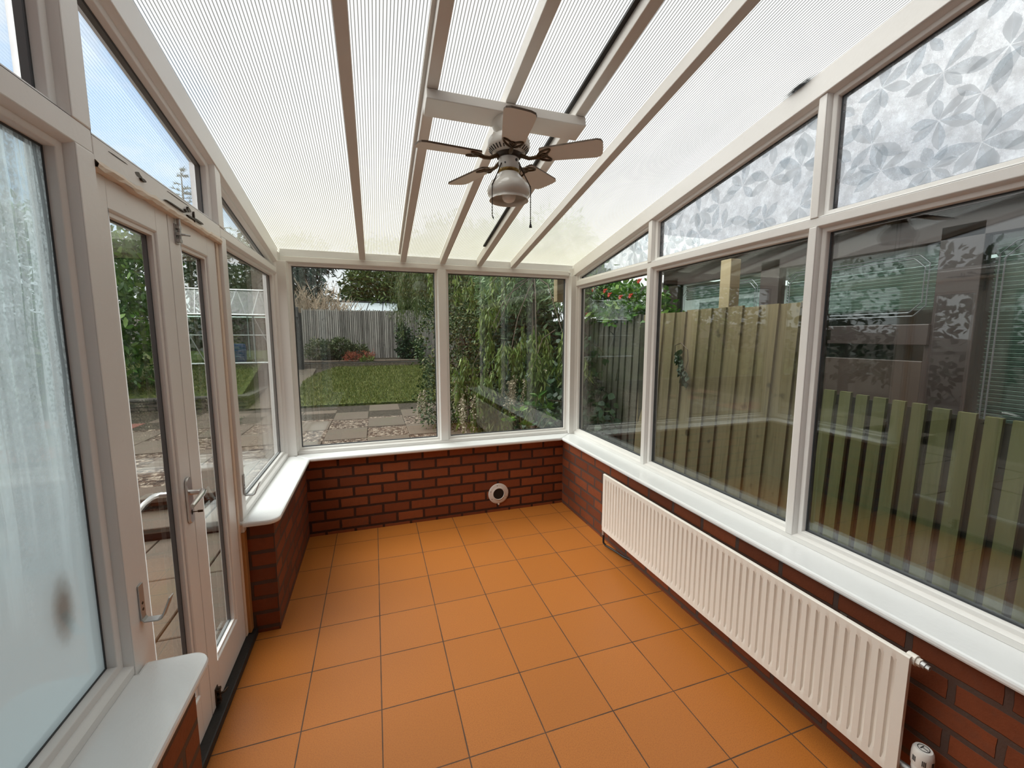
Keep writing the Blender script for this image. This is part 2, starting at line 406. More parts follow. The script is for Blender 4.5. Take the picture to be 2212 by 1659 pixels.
struct(mb.build('wall_back', M['brick_house']), 'house wall behind the viewer with an open doorway', 'wall')
mb = MB().box(-.4, 1.3, YB - 2.6, YB - 2.5, -.1, 2.2).box(-.4, 1.3, YB - 2.5, YB - .3, 2.16, 2.2).box(-.4, 1.3, YB - 2.5, YB - .3, -.1, 0).box(-.45, -.4, YB - 2.6, YB - .3, -.1, 2.2).box(1.3, 1.35, YB - 2.6, YB - .3, -.1, 2.2)
struct(mb.build('wall_back', simple('hall_paint', (.5, .47, .42), .8)), 'dim hall beyond the open doorway of the house', 'wall')

# roof
zs = lambda y, h=2.158: h - S * y
mb = MB()
mb.add([(x, y, zs(y, h)) for h in (2.158, 2.168) for (x, y) in ((-.40, YB), (2.14, YB), (2.14, .16), (-.40, .16))],
       [(0, 1, 2, 3)], 0)
mb.add([(x, y, zs(y, h)) for h in (2.158, 2.168) for (x, y) in ((-.40, YB), (2.14, YB), (2.14, .16), (-.40, .16))],
       [(7, 6, 5, 4), (0, 4, 5, 1), (1, 5, 6, 2), (2, 6, 7, 3), (3, 7, 4, 0)], 1)
cl = mb.build('ceiling', [M['poly'], M['clear']], fix=False)
struct(cl, 'sloping roof of fluted translucent polycarbonate sheet', 'ceiling')
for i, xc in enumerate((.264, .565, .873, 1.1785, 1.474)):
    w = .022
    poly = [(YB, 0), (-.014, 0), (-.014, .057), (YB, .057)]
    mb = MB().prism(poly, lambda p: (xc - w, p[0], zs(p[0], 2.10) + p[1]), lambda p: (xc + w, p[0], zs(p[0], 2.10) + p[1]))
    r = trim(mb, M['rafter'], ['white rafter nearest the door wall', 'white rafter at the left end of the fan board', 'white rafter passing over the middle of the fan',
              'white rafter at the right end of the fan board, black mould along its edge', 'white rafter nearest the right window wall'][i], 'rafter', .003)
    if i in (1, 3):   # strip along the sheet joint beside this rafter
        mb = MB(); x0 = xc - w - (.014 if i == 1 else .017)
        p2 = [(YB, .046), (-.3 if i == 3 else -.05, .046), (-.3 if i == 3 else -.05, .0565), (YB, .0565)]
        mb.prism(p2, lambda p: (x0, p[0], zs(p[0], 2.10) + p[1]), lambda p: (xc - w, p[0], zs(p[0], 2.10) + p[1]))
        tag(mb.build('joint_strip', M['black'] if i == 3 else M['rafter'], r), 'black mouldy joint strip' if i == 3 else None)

# ------------------------------------------------------------------ windows
def inset(poly, d):
    n = len(poly); out = []
    ar = sum(poly[i][0] * poly[(i + 1) % n][1] - poly[(i + 1) % n][0] * poly[i][1] for i in range(n))
    sg = 1 if ar > 0 else -1
    for i in range(n):
        a, b, c = (Vector(poly[(i + k) % n]) for k in (-1, 0, 1))
        e1 = (b - a).normalized(); e2 = (c - b).normalized()
        n1 = Vector((-e1.y, e1.x)) * sg; n2 = Vector((-e2.y, e2.x)) * sg
        k = 1 + n1.dot(n2)
        out.append(tuple(b + (n1 + n2) * (d / k)))
    return out
W_ = {'right': lambda u, v, d: (XR + d, u, v), 'end': lambda u, v, d: (u, YE + d, v), 'left': lambda u, v, d: (XL - d, u, v)}
WIN = [0]
PROF = [(0, .0), (.003, .004), (.007, .013), (.0085, .016), (.0085, .019), (.012, .020), (.021, .023), (.0235, .026), (.0245, GL + .016), (.012, .072), (.0, .092)]
def frame_ring(wall, poly, prof):
    f = W_[wall]; mb = MB()
    mb.loops([[f(u, v, d) for u, v in inset(poly, i)] for i, d in prof])
    return mb
def pane(wall, poly, name, mat, parent, ins=.0235, d0=GL, th=.016):
    f = W_[wall]; q = inset(poly, ins)
    mb = MB().prism(q, lambda p: f(p[0], p[1], d0), lambda p: f(p[0], p[1], d0 + th))
    return mb.build(name, mat, parent)
def window(wall, poly, label, glass, fm, name='window', dirty=True):
    WIN[0] += 1
    o = frame_ring(wall, poly, PROF).build('window_%d' % WIN[0], fm, None, 0, True)
    struct(o, label, 'window')
    pane(wall, poly, 'glass_pane', glass, o)
    # dark rubber seal and spacer round the edge of the glazed unit
    f = W_[wall]
    a, b = inset(poly, .0243), inset(poly, .0295)
    mb = MB().loops([[f(u, v, GL - .0015) for u, v in a], [f(u, v, GL - .0015) for u, v in b], [f(u, v, GL + .0175) for u, v in b], [f(u, v, GL + .0175) for u, v in a]])
    mb.build('spacer_bar', M['gasket'], o, fix=False)
    return o
rk = lambda y: 2.062 - S * y            # lower edge of the raking wall plate, right wall
rl = lambda y: 2.052 - .1885 * y        # the same on the left wall
YN = -3.46
rect = lambda u0, u1, v0, v1: [(u0, v0), (u1, v0), (u1, v1), (u0, v1)]
window('end', rect(-.258, .836, .648, 2.065), 'left of the two garden windows, looking over the lawn', M['clear'], M['paint_r'])
window('end', rect(.898, 2.014, .648, 2.065), 'right of the two garden windows, filled by hanging greenery', M['clear'], M['paint_r'])
window('right', rect(-1.07, -.044, .648, 1.972), 'narrow clear window in the far corner beside the old dark fence', M['clear'], M['paint_r'])
window('right', rect(-2.15, -1.107, .648, 1.972), 'clear window in front of the tall brown fence boards', M['clear'], M['paint_r'])
window('right', rect(YN, -2.182, .648, 1.972), 'clear window in front of the low green fence and the blinds', M['clear'], M['paint_r'])
pat = []
for (a, b), lb in (((-1.07, -.044), 'small three-cornered leaf-patterned light by the far corner'), ((-2.15, -1.107), 'middle leaf-patterned light under the roof slope'),
                   ((YN, -2.182), 'largest leaf-patterned light, cut by the edge of the view')):
    poly = [(a, 2.008), (b, 2.008), (b, rk(b)), (a, rk(a))]
    pat.append((window('right', poly, lb, M['patterned'], M['paint_r']), poly))
window('left', rect(-1.13, -.043, .648, 1.977), 'left wall window between the doors and the garden corner', M['clear'], M['paint'])
window('left', [(-1.142, 2.017), (-.043, 2.017), (-.043, rl(-.043)), (-1.142, rl(-1.142))], 'three-cornered light above the far left window', M['clear'], M['paint'])
window('left', [(-2.098, 2.022), (-1.212, 2.022), (-1.212, rl(-1.212)), (-2.098, rl(-2.098))], 'sloping clear light above the double doors', M['clear_near'], M['paint'])
window('left', rect(YN, -2.168, .648, 1.975), 'large window fogged with condensation, nearest on the left', M['mist'], M['paint'])
window('left', [(YN, 2.03), (-2.168, 2.03), (-2.168, rl(-2.168)), (YN, rl(YN))], 'upper light above the fogged window', M['clear_near'], M['paint'])

# pressed leaf relief on the patterned panes
def clip(poly, hull):
    n = len(hull)
    ar = sum(hull[i][0] * hull[(i + 1) % n][1] - hull[(i + 1) % n][0] * hull[i][1] for i in range(n)); sg = 1 if ar > 0 else -1
    out = poly
    for i in range(n):
        a, b = hull[i], hull[(i + 1) % n]; src = out; out = []
        sd = lambda p: sg * ((b[0] - a[0]) * (p[1] - a[1]) - (b[1] - a[1]) * (p[0] - a[0]))
        for j in range(len(src)):
            p, q = src[j], src[(j + 1) % len(src)]; sp, sq = sd(p), sd(q)
            if sp >= 0: out.append(p)
            if (sp > 0 > sq) or (sp < 0 < sq):
                t = sp / (sp - sq); out.append((p[0] + (q[0] - p[0]) * t, p[1] + (q[1] - p[1]) * t))
        if not out: return []
    return out
for o, poly in pat:
    hull = inset(poly, .0297); rnd = random.Random(5); mb = MB()
    u0, u1 = min(p[0] for p in poly), max(p[0] for p in poly); v0, v1 = min(p[1] for p in poly), max(p[1] for p in poly)
    u = u0 - .05
    while u < u1 + .1:
        v = v0 - .05
        while v < v1 + .1:
            cu, cv = u + rnd.uniform(-.03, .03), v + rnd.uniform(-.03, .03); base = rnd.uniform(0, 2 * PI); nl = rnd.choice((5, 6, 7))
            for kx in range(nl):
                if rnd.random() < .18: continue
                a = base + 2 * PI * kx / nl + rnd.uniform(-.2, .2); L = rnd.uniform(.070, .125); Wd = L * rnd.uniform(.17, .24)
                ca, sa = math.cos(a), math.sin(a)
                for sd in (1, -1):
                    shp = [(0.02, 0), (.25, .55), (.45, .92), (.62, 1), (.8, .72), (1, 0)]
                    pl = [(cu + ca * t * L - sa * w * Wd * sd, cv + sa * t * L + ca * w * Wd * sd) for t, w in shp]
                    pl = clip(pl, hull)
                    if len(pl) >= 3:
                        d = GL - .0008 - rnd.random() * .0012
                        mb.add([W_['right'](p[0], p[1], d) for p in pl], [tuple(range(len(pl)))])
            v += .145
        u += .145
    mb.build('leaf_relief', M['leafpat'], o, fix=False)

# ------------------------------------------------------------------ frame timbers
T = lambda: MB()
PR, PL_ = M['paint_r'], M['paint']
trim(T().box(XR, XR + .09, YB, -.044, .625, .648), PR, 'bottom rail of the right window wall')
trim(T().box(XR, XR + .09, YB, -.044, 1.972, 2.008), PR, 'transom rail dividing clear and leaf-patterned windows')
for a, b, lo, up in ((-1.107, -1.07, 'slim mullion between the narrow and middle right windows', 'short mullion above the slim right mullion'),
                     (-2.182, -2.15, 'mullion between the brown and green fence views', 'upper mullion between the two larger leaf-patterned lights')):
    trim(T().box(XR - .004, XR + .09, a, b, .648, 1.972), PR, lo, 'mullion')
    trim(T().prism([(a, 2.008), (b, 2.008), (b, rk(b)), (a, rk(a))], lambda p: (XR - .004, p[0], p[1]), lambda p: (XR + .09, p[0], p[1])), PR, up, 'mullion')
trim(T().prism([(YB, rk(YB)), (-.002, rk(-.002)), (-.002, 2.156), (YB, zs(YB, 2.156))], lambda p: (XR - .012, p[0], p[1]), lambda p: (XR + .09, p[0], p[1])), PR, 'raking wall plate along the top of the right wall', 'wall plate')
trim(T().box(2.014, XR + .09, -.044, .082, .625, 2.06), PR, 'corner post between garden and right windows', 'post')
# end wall
trim(T().box(-.258, 2.014, YE, YE + .09, .625, .648), PR, 'bottom rail under the garden windows')
trim(T().box(.836, .898, YE - .003, YE + .09, .648, 2.065), PR, 'white mullion between the two garden windows', 'mullion')
trim(T().box(-.30, 2.014, YE, YE + .09, 2.065, 2.104), PR, 'head rail over the garden windows')
trim(T().box(-.30, 2.045, YE + .006, YE + .08, 2.104, 2.157), M['sill'], 'white eaves board behind the rafter ends', 'board')
trim(T().box(-.318 - .09, -.258, -.043, .082, .625, 2.065), PR, 'corner post between garden windows and left wall', 'post')
trim(T().box(-.318 - .09, -.30, YE, YE + .09, 2.065, 2.13), PR, 'stub of corner timber above the left post', 'post')
trim(T().box(2.014, XR + .09, YE, YE + .09, 2.06, 2.13), PR, 'stub of corner timber above the right post', 'post')
# left wall
trim(T().box(XL - .09, XL, -1.13, -.043, .625, .648), PL_, 'bottom rail of the far left window')
trim(T().box(XL - .09, XL, YB, -2.168, .625, .648), PL_, 'bottom rail of the fogged window')
trim(T().box(XL - .09, XL, -1.194, -.043, 1.977, 2.017), PL_, 'white transom over the far left window')
trim(T().box(XL - .09, XL, YB, -2.098, 1.975, 2.03), PL_, 'white transom over the fogged window')
lint = trim(T().box(XL - .09, XL, -2.098, -1.194, 1.962, 2.022), PL_, 'rotten lintel above the doors with peeling paint', 'lintel')
# rotten lower edge and cracks of the lintel
mb = MB(); ys = [-2.096 + .902 * i / 30 for i in range(31)]; rr = random.Random(3)
top = [1.966 + rr.uniform(-.004, .004) for _ in ys]; bot = [1.944 + rr.uniform(-.004, .003) for _ in ys]
mb.loops([[(XL + .004 + rr.uniform(-.002, .002), y, b) for y, b in zip(ys, bot)], [(XL + .007 + rr.uniform(-.003, .002), y, (a + b) / 2) for y, a, b in zip(ys, top, bot)], [(XL + .002, y, a) for y, a in zip(ys, top)],
          [(XL - .03, y, a) for y, a in zip(ys, top)], [(XL - .03, y, b) for y, b in zip(ys, bot)], [(XL + .004, y, b) for y, b in zip(ys, bot)]], 0, False)
tag(mb.build('peeling_moulding', M['peel'], lint), 'cracked moulding with paint flaking off')
mb = MB()
for (y, z, ly, lz) in ((-1.885, 2.0, .022, .008), (-1.87, 1.991, .016, .005), (-1.545, 1.995, .016, .010), (-1.57, 1.986, .012, .005), (-1.50, 1.985, .004, .022), (-1.46, 1.976, .05, .004), (-1.66, 1.976, .08, .003), (-1.52, 1.972, .06, .004), (-1.99, 2.008, .05, .002), (-1.62, 2.012, .09, .002)):
    n = 9; pts = [(ly * math.cos(2 * PI * i / n) * rr.uniform(.7, 1.1), lz * math.sin(2 * PI * i / n) * rr.uniform(.6, 1.2)) for i in range(n)]
    mb.prism(pts, lambda p: (XL + .0006 - (.0 if abs(z - 1.98) > .02 else -.006), y + p[0], z + p[1]), lambda p: (XL - .004, y + p[0], z + p[1]))
tag(mb.build('rot_holes', M['darkmetal'], lint), 'dark rotten splits in the wood')
trim(T().box(XL - .09, XL + .002, -2.168, -2.098, .02, 1.975), PL_, 'white post between the fogged window and the doors', 'post')
trim(T().prism([(-2.168, 2.03), (-2.098, 2.03), (-2.098, rl(-2.098)), (-2.168, rl(-2.168))], lambda p: (XL + .002, p[0], p[1]), lambda p: (XL - .09, p[0], p[1])), PL_, 'short post above the fogged window and lintel', 'post')
jp = trim(T().box(XL - .09, XL + .002, -1.194, -1.13, .565, 1.977), PL_, 'white post between the doors and the far left window', 'post')
trim(T().prism([(-1.212, 2.022), (-1.142, 2.017), (-1.142, rl(-1.142)), (-1.212, rl(-1.212))], lambda p: (XL + .002, p[0], p[1]), lambda p: (XL - .09, p[0], p[1])), PL_, 'short post above the far end of the lintel', 'post')
bt = trim(T().box(XL - .09, XL + .002, -1.20, -1.158, .035, .565), M['bare'], 'unpainted orange timber at the foot of the door post', 'post')
trim(T().box(XL - .05, XL - .012, -1.222, -1.194, .035, 1.944), M['peel'], 'pinkish door stop beside the right-hand door leaf', 'door stop')
trim(T().prism([(YB, rl(YB)), (.0, rl(0)), (.0, 2.156), (YB, zs(YB, 2.156))], lambda p: (XL + .006, p[0], p[1]), lambda p: (XL - .09, p[0], p[1])), PL_, 'raking wall plate along the top of the left wall', 'wall plate')
trim(T().box(-.40, -.296, -2.155, -1.16, 0, .034), M['black'], 'black worn threshold strip under the doors', 'threshold', .006)

# sills
def sill(poly, label, z0=.598, z1=.625, bev=.009):
    return trim(MB().prism(poly, lambda p: (p[0], p[1], z0), lambda p: (p[0], p[1], z1)), M['sill'], label, 'window sill', bev)
sill([(1.888, YB), (2.15, YB), (2.15, -.02), (2.03, -.02), (1.888, -.158)], 'long glossy white window sill above the radiator')
sill([(1.886, -.158), (2.028, -.02), (2.028, .082), (-.29, .082), (-.29, -.02), (-.157, -.150)], 'glossy white window sill under the garden windows')
arc = lambda cx, cy, r, a0, a1, n=8: [(cx + r * math.cos(math.radians(a0 + (a1 - a0) * i / n)), cy + r * math.sin(math.radians(a0 + (a1 - a0) * i / n))) for i in range(n + 1)]
sill([(-.408, -.02), (-.408, -1.20), (-.318, -1.20), (-.318, -1.218)] + arc(-.215, -1.160, .058, -90, 0) + [(-.157, -.152), (-.292, -.02)], 'round-cornered white sill of the far left window')
sill([(-.408, YB), (-.152, YB)] + arc(-.205, -2.175, .053, 0, 90) + [(-.314, -2.122), (-.314, -2.166), (-.408, -2.166)], 'round-cornered white sill of the fogged window, nearest')

# small hook of white wire at the top of the garden corner
mb = MB().tube([(2.0, -.014, 2.09), (2.012, -.022, 2.093), (2.018, -.024, 2.085), (2.017, -.022, 2.068), (2.008, -.018, 2.058)], .004, 8)
tag(mb.build('cable_hook', M['sill'], None, 0, True), 'small white cable clip at top of the right corner post', 'hook')

# ------------------------------------------------------------------ doors
def door(n, y0, y1, gy0, gy1, gz0, gz1, label):
    XD = -.335; th = .044
    z0, z1 = .036, 1.945
    d = thing('door_%d' % n, (XD, (y0 + y1) / 2, z0), label, 'door', None, 'structure')
    P = lambda u, v, dd: (XD - dd, u, v)
    for (a, b, c, e, nm) in ((y0, gy0, z0, z1, 'stile'), (gy1, y1, z0, z1, 'stile'), (gy0, gy1, z0, gz0, 'bottom_rail'), (gy0, gy1, gz1, z1, 'top_rail')):
        MB().box(XD - th, XD, a, b, c, e).build(nm, PL_, d, .0015)
    gp = rect(gy0, gy1, gz0, gz1)
    prof = [(0, -.0012), (.003, .0005), (.005, .003), (.005, .006), (.010, .0062), (.0165, .0075), (.0175, .024)]
    MB().loops([[P(u, v, dd) for u, v in inset(gp, i)] for i, dd in prof]).build('glazing_bead', PL_, d, 0, True)
    q = inset(gp, .016)
    MB().prism(q, lambda p: P(p[0], p[1], .022), lambda p: P(p[0], p[1], .034)).build('glass_pane', M['clear'], d)
    q2 = inset(gp, .021)
    MB().loops([[P(u, v, .0215) for u, v in inset(gp, .0172)], [P(u, v, .0215) for u, v in q2], [P(u, v, .0345) for u, v in q2]]).build('spacer_bar', M['gasket'], d, fix=False)
    return d
dl = door(1, -2.095, -1.679, -2.024, -1.762, .20, 1.866, 'left-hand white glazed door leaf with the lever handle')
dr = door(2, -1.674, -1.226, -1.585, -1.322, .198, 1.866, 'right-hand white glazed door leaf with bolts, folded against the pier')
# handle on the left leaf
XH = -.335
def rounded(cy, cz, hw, hh, r, n=6):
    pts = []
    for sx, sz, a0 in ((1, 1, 0), (-1, 1, 90), (-1, -1, 180), (1, -1, 270)):
        for i in range(n + 1):
            a = math.radians(a0 + 90 * i / n); pts.append((cy + sx * (hw - r) + r * math.cos(a), cz + sz * (hh - r) + r * math.sin(a)))
    return pts
pl = rounded(-1.716, .937, .021, .085, .019)
hp = MB().prism(pl, lambda p: (XH + .0005, p[0], p[1]), lambda p: (XH + .009, p[0], p[1])).build('handle_plate', M['chrome'], dl, .002)
lev = MB().tube([(XH + .008, -1.716, .966), (XH + .040, -1.716, .966)], .0095, 12)
lev.tube([(XH + .036, -1.708, .967), (XH + .050, -1.720, .967), (XH + .054, -1.745, .965), (XH + .053, -1.79, .958), (XH + .051, -1.822, .951)], [.0085, .010, .0095, .0085, .007], 12)
lev.build('lever', M['chrome'], hp, 0, True)
MB().tube([(XH + .009, -1.716, .892), (XH + .034, -1.716, .8925)], .002, 8).obox((XH + .034, -1.716, .8925), (.008, 0, 0), (0, .0012, 0), (0, 0, .004)).build('key', M['bronze'], hp)
MB().prism(rounded(-1.716, .892, .004, .009, .0035), lambda p: (XH + .009, p[0], p[1]), lambda p: (XH + .0097, p[0], p[1])).build('keyhole', M['voidblack'], hp)
XO = XH - .044
op = MB().prism(pl, lambda p: (XO - .0005, p[0], p[1]), lambda p: (XO - .009, p[0], p[1])).build('handle_plate', M['chrome'], dl, .002)
lev = MB().tube([(XO - .008, -1.716, .966), (XO - .036, -1.716, .966)], .0095, 12)
lev.tube([(XO - .034, -1.708, .967), (XO - .046, -1.722, .968), (XO - .05, -1.75, .970), (XO - .05, -1.80, .967), (XO - .05, -1.838, .955)], [.008, .009, .0085, .008, .006], 12)
lev.build('lever', M['chrome'], op, 0, True)
# bolts on the right leaf
def bolt(yc, z0, z1, mat, up):
    b = MB().box(XH, XH + .004, yc - .014, yc + .014, z0, z1).build('slide_bolt', mat, dr, .001)
    rod = MB().tube([(XH + .011, yc, z0 + .01), (XH + .011, yc, z1 + (.02 if up else -.004))], .0058, 10)
    for zz in (z0 + .012, (z0 + z1) / 2, z1 - .012): rod.obox((XH + .008, yc, zz), (.0075, 0, 0), (0, .011, 0), (0, 0, .005))
    rod.build('bolt_rod', mat, b, 0, True)
    zz = z0 + .035 if up else z1 - .03
    MB().tube([(XH + .011, yc, zz), (XH + .026, yc + .004, zz), (XH + .034, yc + .022, zz + .002)], .004, 8).build('bolt_knob', mat, b, 0, True)
bolt(-1.618, 1.855, 1.925, M['steel'], True)
bolt(-1.628, .040, .115, M['darkmetal'], False)

# security-bar brackets either side of the doors
def bracket(y, z0, label, dy):
    t = thing('bar_bracket', (XL + .002, y, z0), label, 'bracket', 'security bar brackets beside the doors')
    x = XL + .0025
    MB().box(x, x + .0035, y - .012, y + .012, z0, z0 + .095).build('back_plate', M['steel'], t, .001)
    MB().loops([[(x + a, y - .012, z0 + b), (x + a, y + .012, z0 + b), (x + c, y + .012, z0 + d), (x + c, y - .012, z0 + d)] for a, b, c, d in
               ((.0, .002, .0035, .002), (.001, -.006, .004, -.003), (.008, -.013, .0085, -.0095), (.040, -.014, .038, -.0105), (.049, -.010, .046, -.007), (.062, .022, .0585, .0235), (.072, .048, .0685, .049))], 0, True, True, True).build('hook_arm', M['steel'], t, .0008)
    for zz in (z0 + .022, z0 + .040): MB().tube([(x + .003, y, zz), (x + .0042, y, zz)], .0042, 10).build('screw', M['darkmetal'], t)
bracket(-2.112, .752, 'bent steel bar bracket on the post beside the fogged window', 1)
bracket(-1.150, .752, 'bent steel bar bracket on the post above the far left sill', -1)

# ------------------------------------------------------------------ radiator
def radiator():
    xf = 1.82; y0, y1, z0, z1 = -2.745, -.982, .150, .566
    t = thing('radiator', (1.87, (y0 + y1) / 2, 0), 'long cream ribbed panel radiator under the right-hand sill', 'radiator')
    ys = [(y0, 0)]; y = y0 + .030; pitch = .0331; g = .0085
    while y + .026 < y1 - .012:
        ys += [(y, 0), (y + .0035, g), (y + .0115, g), (y + .015, 0)]; y += pitch
    ys.append((y1, 0))
    zr = [(z0, 0, .004), (z0 + .004, 0, 0), (z0 + .034, 0, 0), (z0 + .050, 1, 0), (z1 - .046, 1, 0), (z1 - .030, 0, 0), (z1 - .004, 0, 0), (z1, 0, .004)]
    mb = MB(); n = len(ys); lp = []
    for z, k, off in zr: lp.append([(xf + d * k + off, yy, z) for yy, d in ys])
    mb.loops(lp, 0, False)
    a, b = lp[0], lp[-1]
    bk0 = [(xf + .013, yy, z0) for yy, d in ys]; bk1 = [(xf + .013, yy, z1) for yy, d in ys]
    mb.loops([b, bk1, bk0, a], 0, False)
    for e in (0, -1): mb.add([l[e] for l in lp] + [bk1[e], bk0[e]], [tuple(range(len(lp) + 2))])
    p = mb.build('front_panel', M['cream'], t, 0, True)
    MB().box(xf + .0135, xf + .024, y0 + .012, y1 - .012, z0 + .012, z1 - .012).build('rear_panel', M['cream'], t, .004)
    for yy in (-2.5, -1.86, -1.25):
        MB().prism([(xf + .025, .17), (1.912, .17), (1.919, .16), (1.919, .52), (1.912, .51), (xf + .025, .51), (xf + .025, .49), (1.909, .49), (1.909, .19), (xf + .025, .19)], lambda p: (p[0], yy - .012, p[1]), lambda p: (p[0], yy + .012, p[1])).build('wall_bracket', M['darkmetal'], t)
    # bleed end at the near top corner
    v = MB().tube([(1.852, y0 + .02, .548), (1.852, y0 - .004, .548)], .017, 16).tube([(1.852, y0 - .004, .548), (1.852, y0 - .014, .548)], .013, 6)
    bv = v.build('bleed_plug', M['cream'], t, .001)
    MB().tube([(1.852, y0 - .014, .548), (1.852, y0 - .024, .547)], .010, 14).tube([(1.852, y0 - .024, .547), (1.852, y0 - .034, .547)], .0075, 6).build('vent_screw', M['steel'], bv)
    # lockshield valve on the far bottom corner
    v = MB().tube([(1.850, y1 - .02, .185), (1.850, y1 + .018, .185)], .011, 12).tube([(1.850, y1 + .026, .10), (1.850, y1 + .026, .17)], .010, 12)
    lv = v.build('lockshield_valve', M['steel'], t, 0, True)
    MB().lathe([(.0, .0), (.0125, 0), (.0135, .004), (.0125, .045), (.010, .050), (.0, .050)], (1.850, y1 + .026, .165), 16).build('valve_cap', M['cream'], lv, 0, True)
    MB().tube([(1.850, y1 + .026, .10), (1.851, y1 + .024, .04), (1.862, y1 + .010, .022), (1.885, y1 - .06, .018), (1.905, y1 - .16, .016), (1.925, y1 - .20, .016)], .0075, 10).build('pipe', M['pipe'], t, 0, True)
    # thermostatic valve at the near bottom corner
    cx, cy = 1.862, y0 - .038
    v = MB().tube([(1.852, y0 + .02, .185), (cx, cy, .185)], .012, 12).tube([(cx, cy, .02), (cx, cy, .21)], .012, 12)
    tv = v.build('thermostatic_valve', M['steel'], t, 0, True)
    hd = MB().lathe([(.0, .205), (.022, .205), (.0235, .212), (.0235, .222), (.021, .226), (.0255, .230), (.0265, .245), (.0265, .262), (.0245, .278), (.021, .284), (.0, .285)], (cx, cy, 0), 28)
    head = hd.build('valve_head', M['plastic'], tv, 0, True)
    ink = MB()
    for k in range(7):
        for j in range(3):
            a = 2 * PI * k / 7 + j * .13
            c = Vector((cx + .0264 * math.cos(a), cy + .0264 * math.sin(a), .253))
            ink.obox(c, (.0006 * math.cos(a), .0006 * math.sin(a), 0), (-.0011 * math.sin(a), .0011 * math.cos(a), 0), (0, 0, .0085))
    ink.build('printed_scale', M['ink'], head, fix=False); ink = MB()
    ink.loops([[(cx + r * math.cos(2 * PI * i / 20), cy + r * math.sin(2 * PI * i / 20), .2856) for i in range(20)] for r in (.0125, .0145)])
    ink.obox((cx, cy + .004, .2856), (.008, 0, 0), (0, .0012, 0), (0, 0, .0003)).obox((cx, cy - .004, .2856), (.0012, 0, 0), (0, .007, 0), (0, 0, .0003))
    ink.build('printed_emblem', M['ink'], head, fix=False)
    return t
radiator()

# ------------------------------------------------------------------ round wall vent
t = thing('wall_vent', (1.308, -.11, .16), 'round white wall vent with a black hole, low on the end brick wall', 'vent')
prof = [(.046, -.006), (.048, -.011), (.052, -.013), (.056, -.010), (.072, -.008), (.086, -.0065), (.090, -.004), (.0905, .0)]
MB().lathe([(r, z) for r, z in prof], (1.308, -.111, .162), 48, 0, (0, 1, 0)).build('flange', M['ventwhite'], t, 0, True)
MB().lathe([(.0, .0005), (.0495, .0005), (.0495, -.0095), (.0, -.0095)], (1.308, -.1112, .161), 40, 0, (0, 1, 0)).build('duct_opening', M['voidblack'], t)
for a in (100, 160, 215, 335): MB().tube([(1.308 + .074 * math.cos(math.radians(a)), -.1185, .162 + .074 * math.sin(math.radians(a))), (1.308 + .074 * math.cos(math.radians(a)), -.1205, .162 + .074 * math.sin(math.radians(a)))], .0032, 10).build('screw', M['darkmetal'], t)
MB().box(1.302, 1.316, -.118, -.112, .060, .076).build('pull_tab', M['ventwhite'], t, .002)

# ------------------------------------------------------------------ fan board and ceiling fan
rx = math.atan(S); cy_, sy_ = math.cos(rx), math.sin(rx)
bd = MB(); P = lambda x, a, n: (x, -1.738 + a * cy_ + n * sy_, zs(-1.738, 2.099) - a * sy_ + n * cy_)
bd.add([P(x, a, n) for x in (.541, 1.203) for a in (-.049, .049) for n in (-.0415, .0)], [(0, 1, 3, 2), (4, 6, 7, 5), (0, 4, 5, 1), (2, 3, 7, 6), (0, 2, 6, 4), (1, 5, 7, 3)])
tag(bd.build('mounting_board', M['rafter'], None, .003), 'white board fixed across the rafters, carrying the ceiling fan', 'board')

